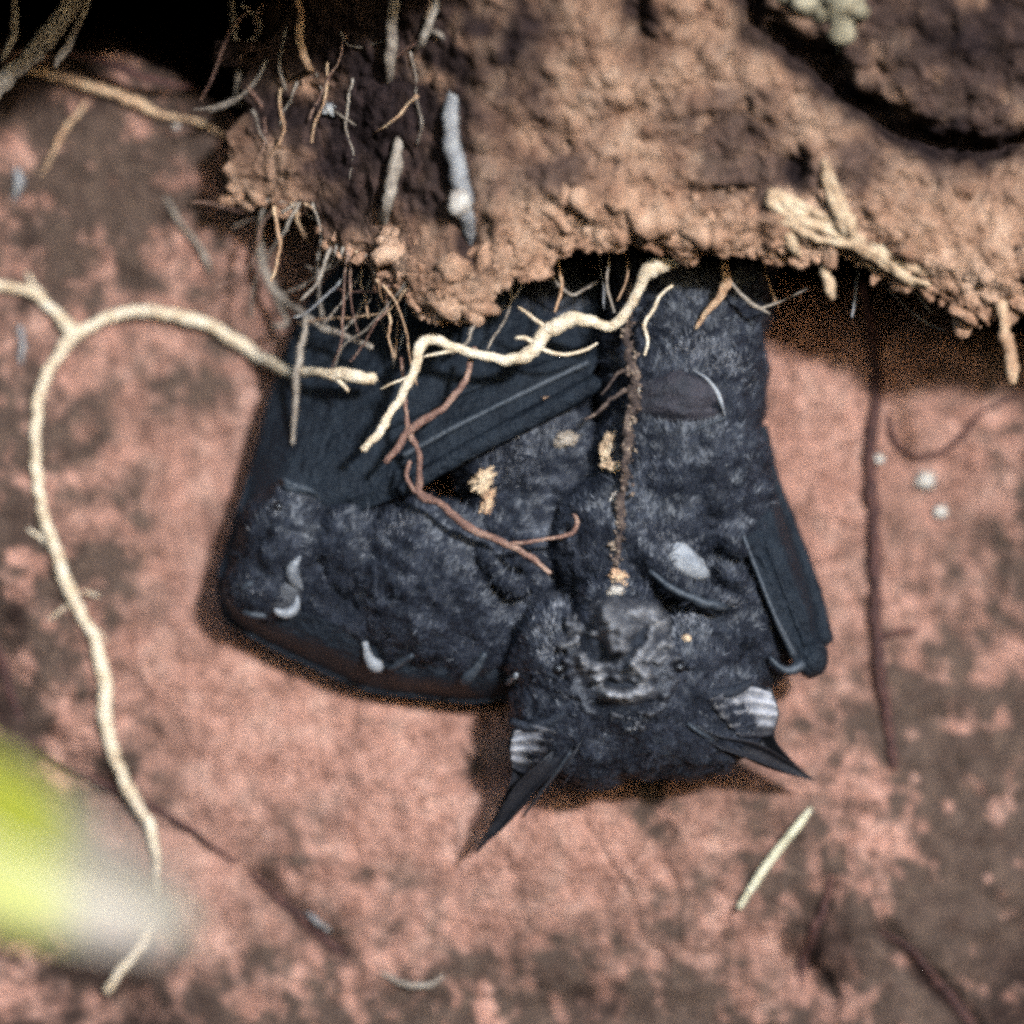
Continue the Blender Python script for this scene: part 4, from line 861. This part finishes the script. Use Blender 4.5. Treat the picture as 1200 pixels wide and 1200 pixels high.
for i, pl in enumerate(fine):
    dd = [random.uniform(40, 100)]*len(pl) if pl[0][0] > 500 else [random.uniform(10, 60)]*len(pl)
    thick = random.uniform(1.6, 3.2)
    pts = [(x, y - (8 if j == 0 else 0), d, thick*(1-.5*j/len(pl))) for j, ((x, y), d) in enumerate(zip(pl, dd))]
    root('fine_rootlet', pts, M_tan if 'tan rootlet' in fine_labels[i] else M_bluish if 'bluish' in fine_labels[i] else M_grey, fine_labels[i], 'rootlet', sg, wob=1.6)

# ------------------------------------------------------------------ crumbs lying on the bats, grains on the wall
cg = 'soil crumbs stuck in the bats\' fur'
for (x, y, rx, ry, rot, m, lb) in [(566, 562, 16, 9, -.7, M_splint, 'knobbly cream crumb in the fur of the wing-wrapped bat'), (572, 590, 9, 16, .1, M_tan, 'brown crumb right under the knobbly cream crumb'), (714, 528, 8, 18, .15, M_splint, 'curved cream flake on the upright crusty twig'), (722, 548, 14, 6, .1, M_splint, 'small cream flake beneath the curved flake on the twig'),
                                (724, 676, 10, 8, 0, M_tan, 'round tan crumb at the lower end of the crusty twig'), (722, 692, 9, 5, 0, M_white, 'tiny white crumb just above the outward-facing bat\'s nose'), (662, 516, 13, 8, -.2, M_grey, 'pale grey crumb on the folded forearm'), (644, 470, 7, 4, .3, M_tan, 'tan speck on the folded wing above the pale grey crumb'), (748, 458, 8, 9, 0, M_grey, 'grey crumb stuck high on the crusty twig'), (722, 582, 5, 7, .3, M_white, 'white speck halfway down the crusty twig'), (598, 506, 8, 6, 0, M_grey, 'grey crumb on the forearm end towards the cream crumb'), (805, 748, 5, 4, 0, M_splint, 'cream speck on the outward-facing bat\'s cheek')]:
    o = blob('soil_crumb', (x, y, on(x, y, 2), rx, ry, min(rx, ry)*.8, rot), m, lump=.8, seed=x*.1+y, sub=4, fq=1.9)
    tag(o, lb, 'crumb', cg)
for (x, y, r, lb) in [(1084, 563, 12, 'larger white grain stuck on the wall by the dark maroon root'), (1101, 600, 9, 'smaller white grain below the larger one on the wall'), (206, 148, 4, 'tiny white bead on the tan rim root'), (1030, 538, 7, 'pale grain on the dark maroon root'), (388, 128, 9, 'bluish white grain in the dark overhang soil')]:
    d = over_surf(x, y)+2 if x == 388 else W(x, y, 4 if x != 1030 else 14)
    tag(blob('white_grain', (x, y, d, r, r*.9, r*.6), M_white if x != 388 else M_bluish, lump=.4, seed=x), lb, 'grain', 'pale grains on the clay')

# ------------------------------------------------------------------ leaf close to the lens, out of focus
m, n, b = new_mat('leaf_blade')
at = node(n, 'ShaderNodeAttribute', attribute_name='tip_reflection')
cc = noise(n, 60, 3, .5, node(n, 'ShaderNodeTexCoord').outputs['Object'])
n.links.new(mix(n, at.outputs['Fac'], mix(n, cc.outputs[0], (0.20, 0.245, 0.015), (0.28, 0.31, 0.04)), (0.22, 0.205, 0.19)), b.inputs['Base Color'])
b.inputs['Roughness'].default_value = .45
M_leaf = m
LD = 1180
def leafc(sgn):
    return [(-330, 800, LD, 0), (-230, 865, LD+10, 70*sgn), (-100, 940, LD+20, 92*sgn), (20, 1000, LD+20, 88*sgn), (110, 1040, LD+10, 70*sgn), (180, 1068, LD, 52*sgn), (212, 1082, LD-3, 34*sgn), (232, 1092, LD-5, 0)]
def shift(c, k):
    return [(x-0.5*h*k, y+0.86*h*k, d+k*k*18) for x, y, d, h in c]
mid = leafc(1)
v, f = loft([shift(mid, -1), shift(mid, -.5), shift(mid, 0), shift(mid, .5), shift(mid, 1)], 50, 20, 3)
lf = empty('leaf', P(-330, 800, LD))
tag(lf, 'blurred yellow green leaf with a whitish reflection painted on its tip close in front', 'leaf')
bl = obj('blade', v, f, M_leaf, lf)
xx = (v[:, 0]/S/((CAM_D-LD*S)/CAM_D))+600
attr(bl, 'tip_reflection', sstep(40, 110, xx))  # pale reflection at the tip is put into the leaf colour
tube('midrib', [(x, y, d+2, 4) for x, y, d, h in mid], M_straw, lf, wob=.2)
tube('stalk', [(-330, 800, LD, 6), (-420, 720, LD-40, 8), (-560, 900, LD-80, 10), (-640, 1600, LD-100, 12), (-660, 2600, LD-100, 14), (-660, 5500, LD-100, 15)], M_straw, lf, wob=.3)

for o in bpy.data.objects:
    if '_w' in o: del o['_w']
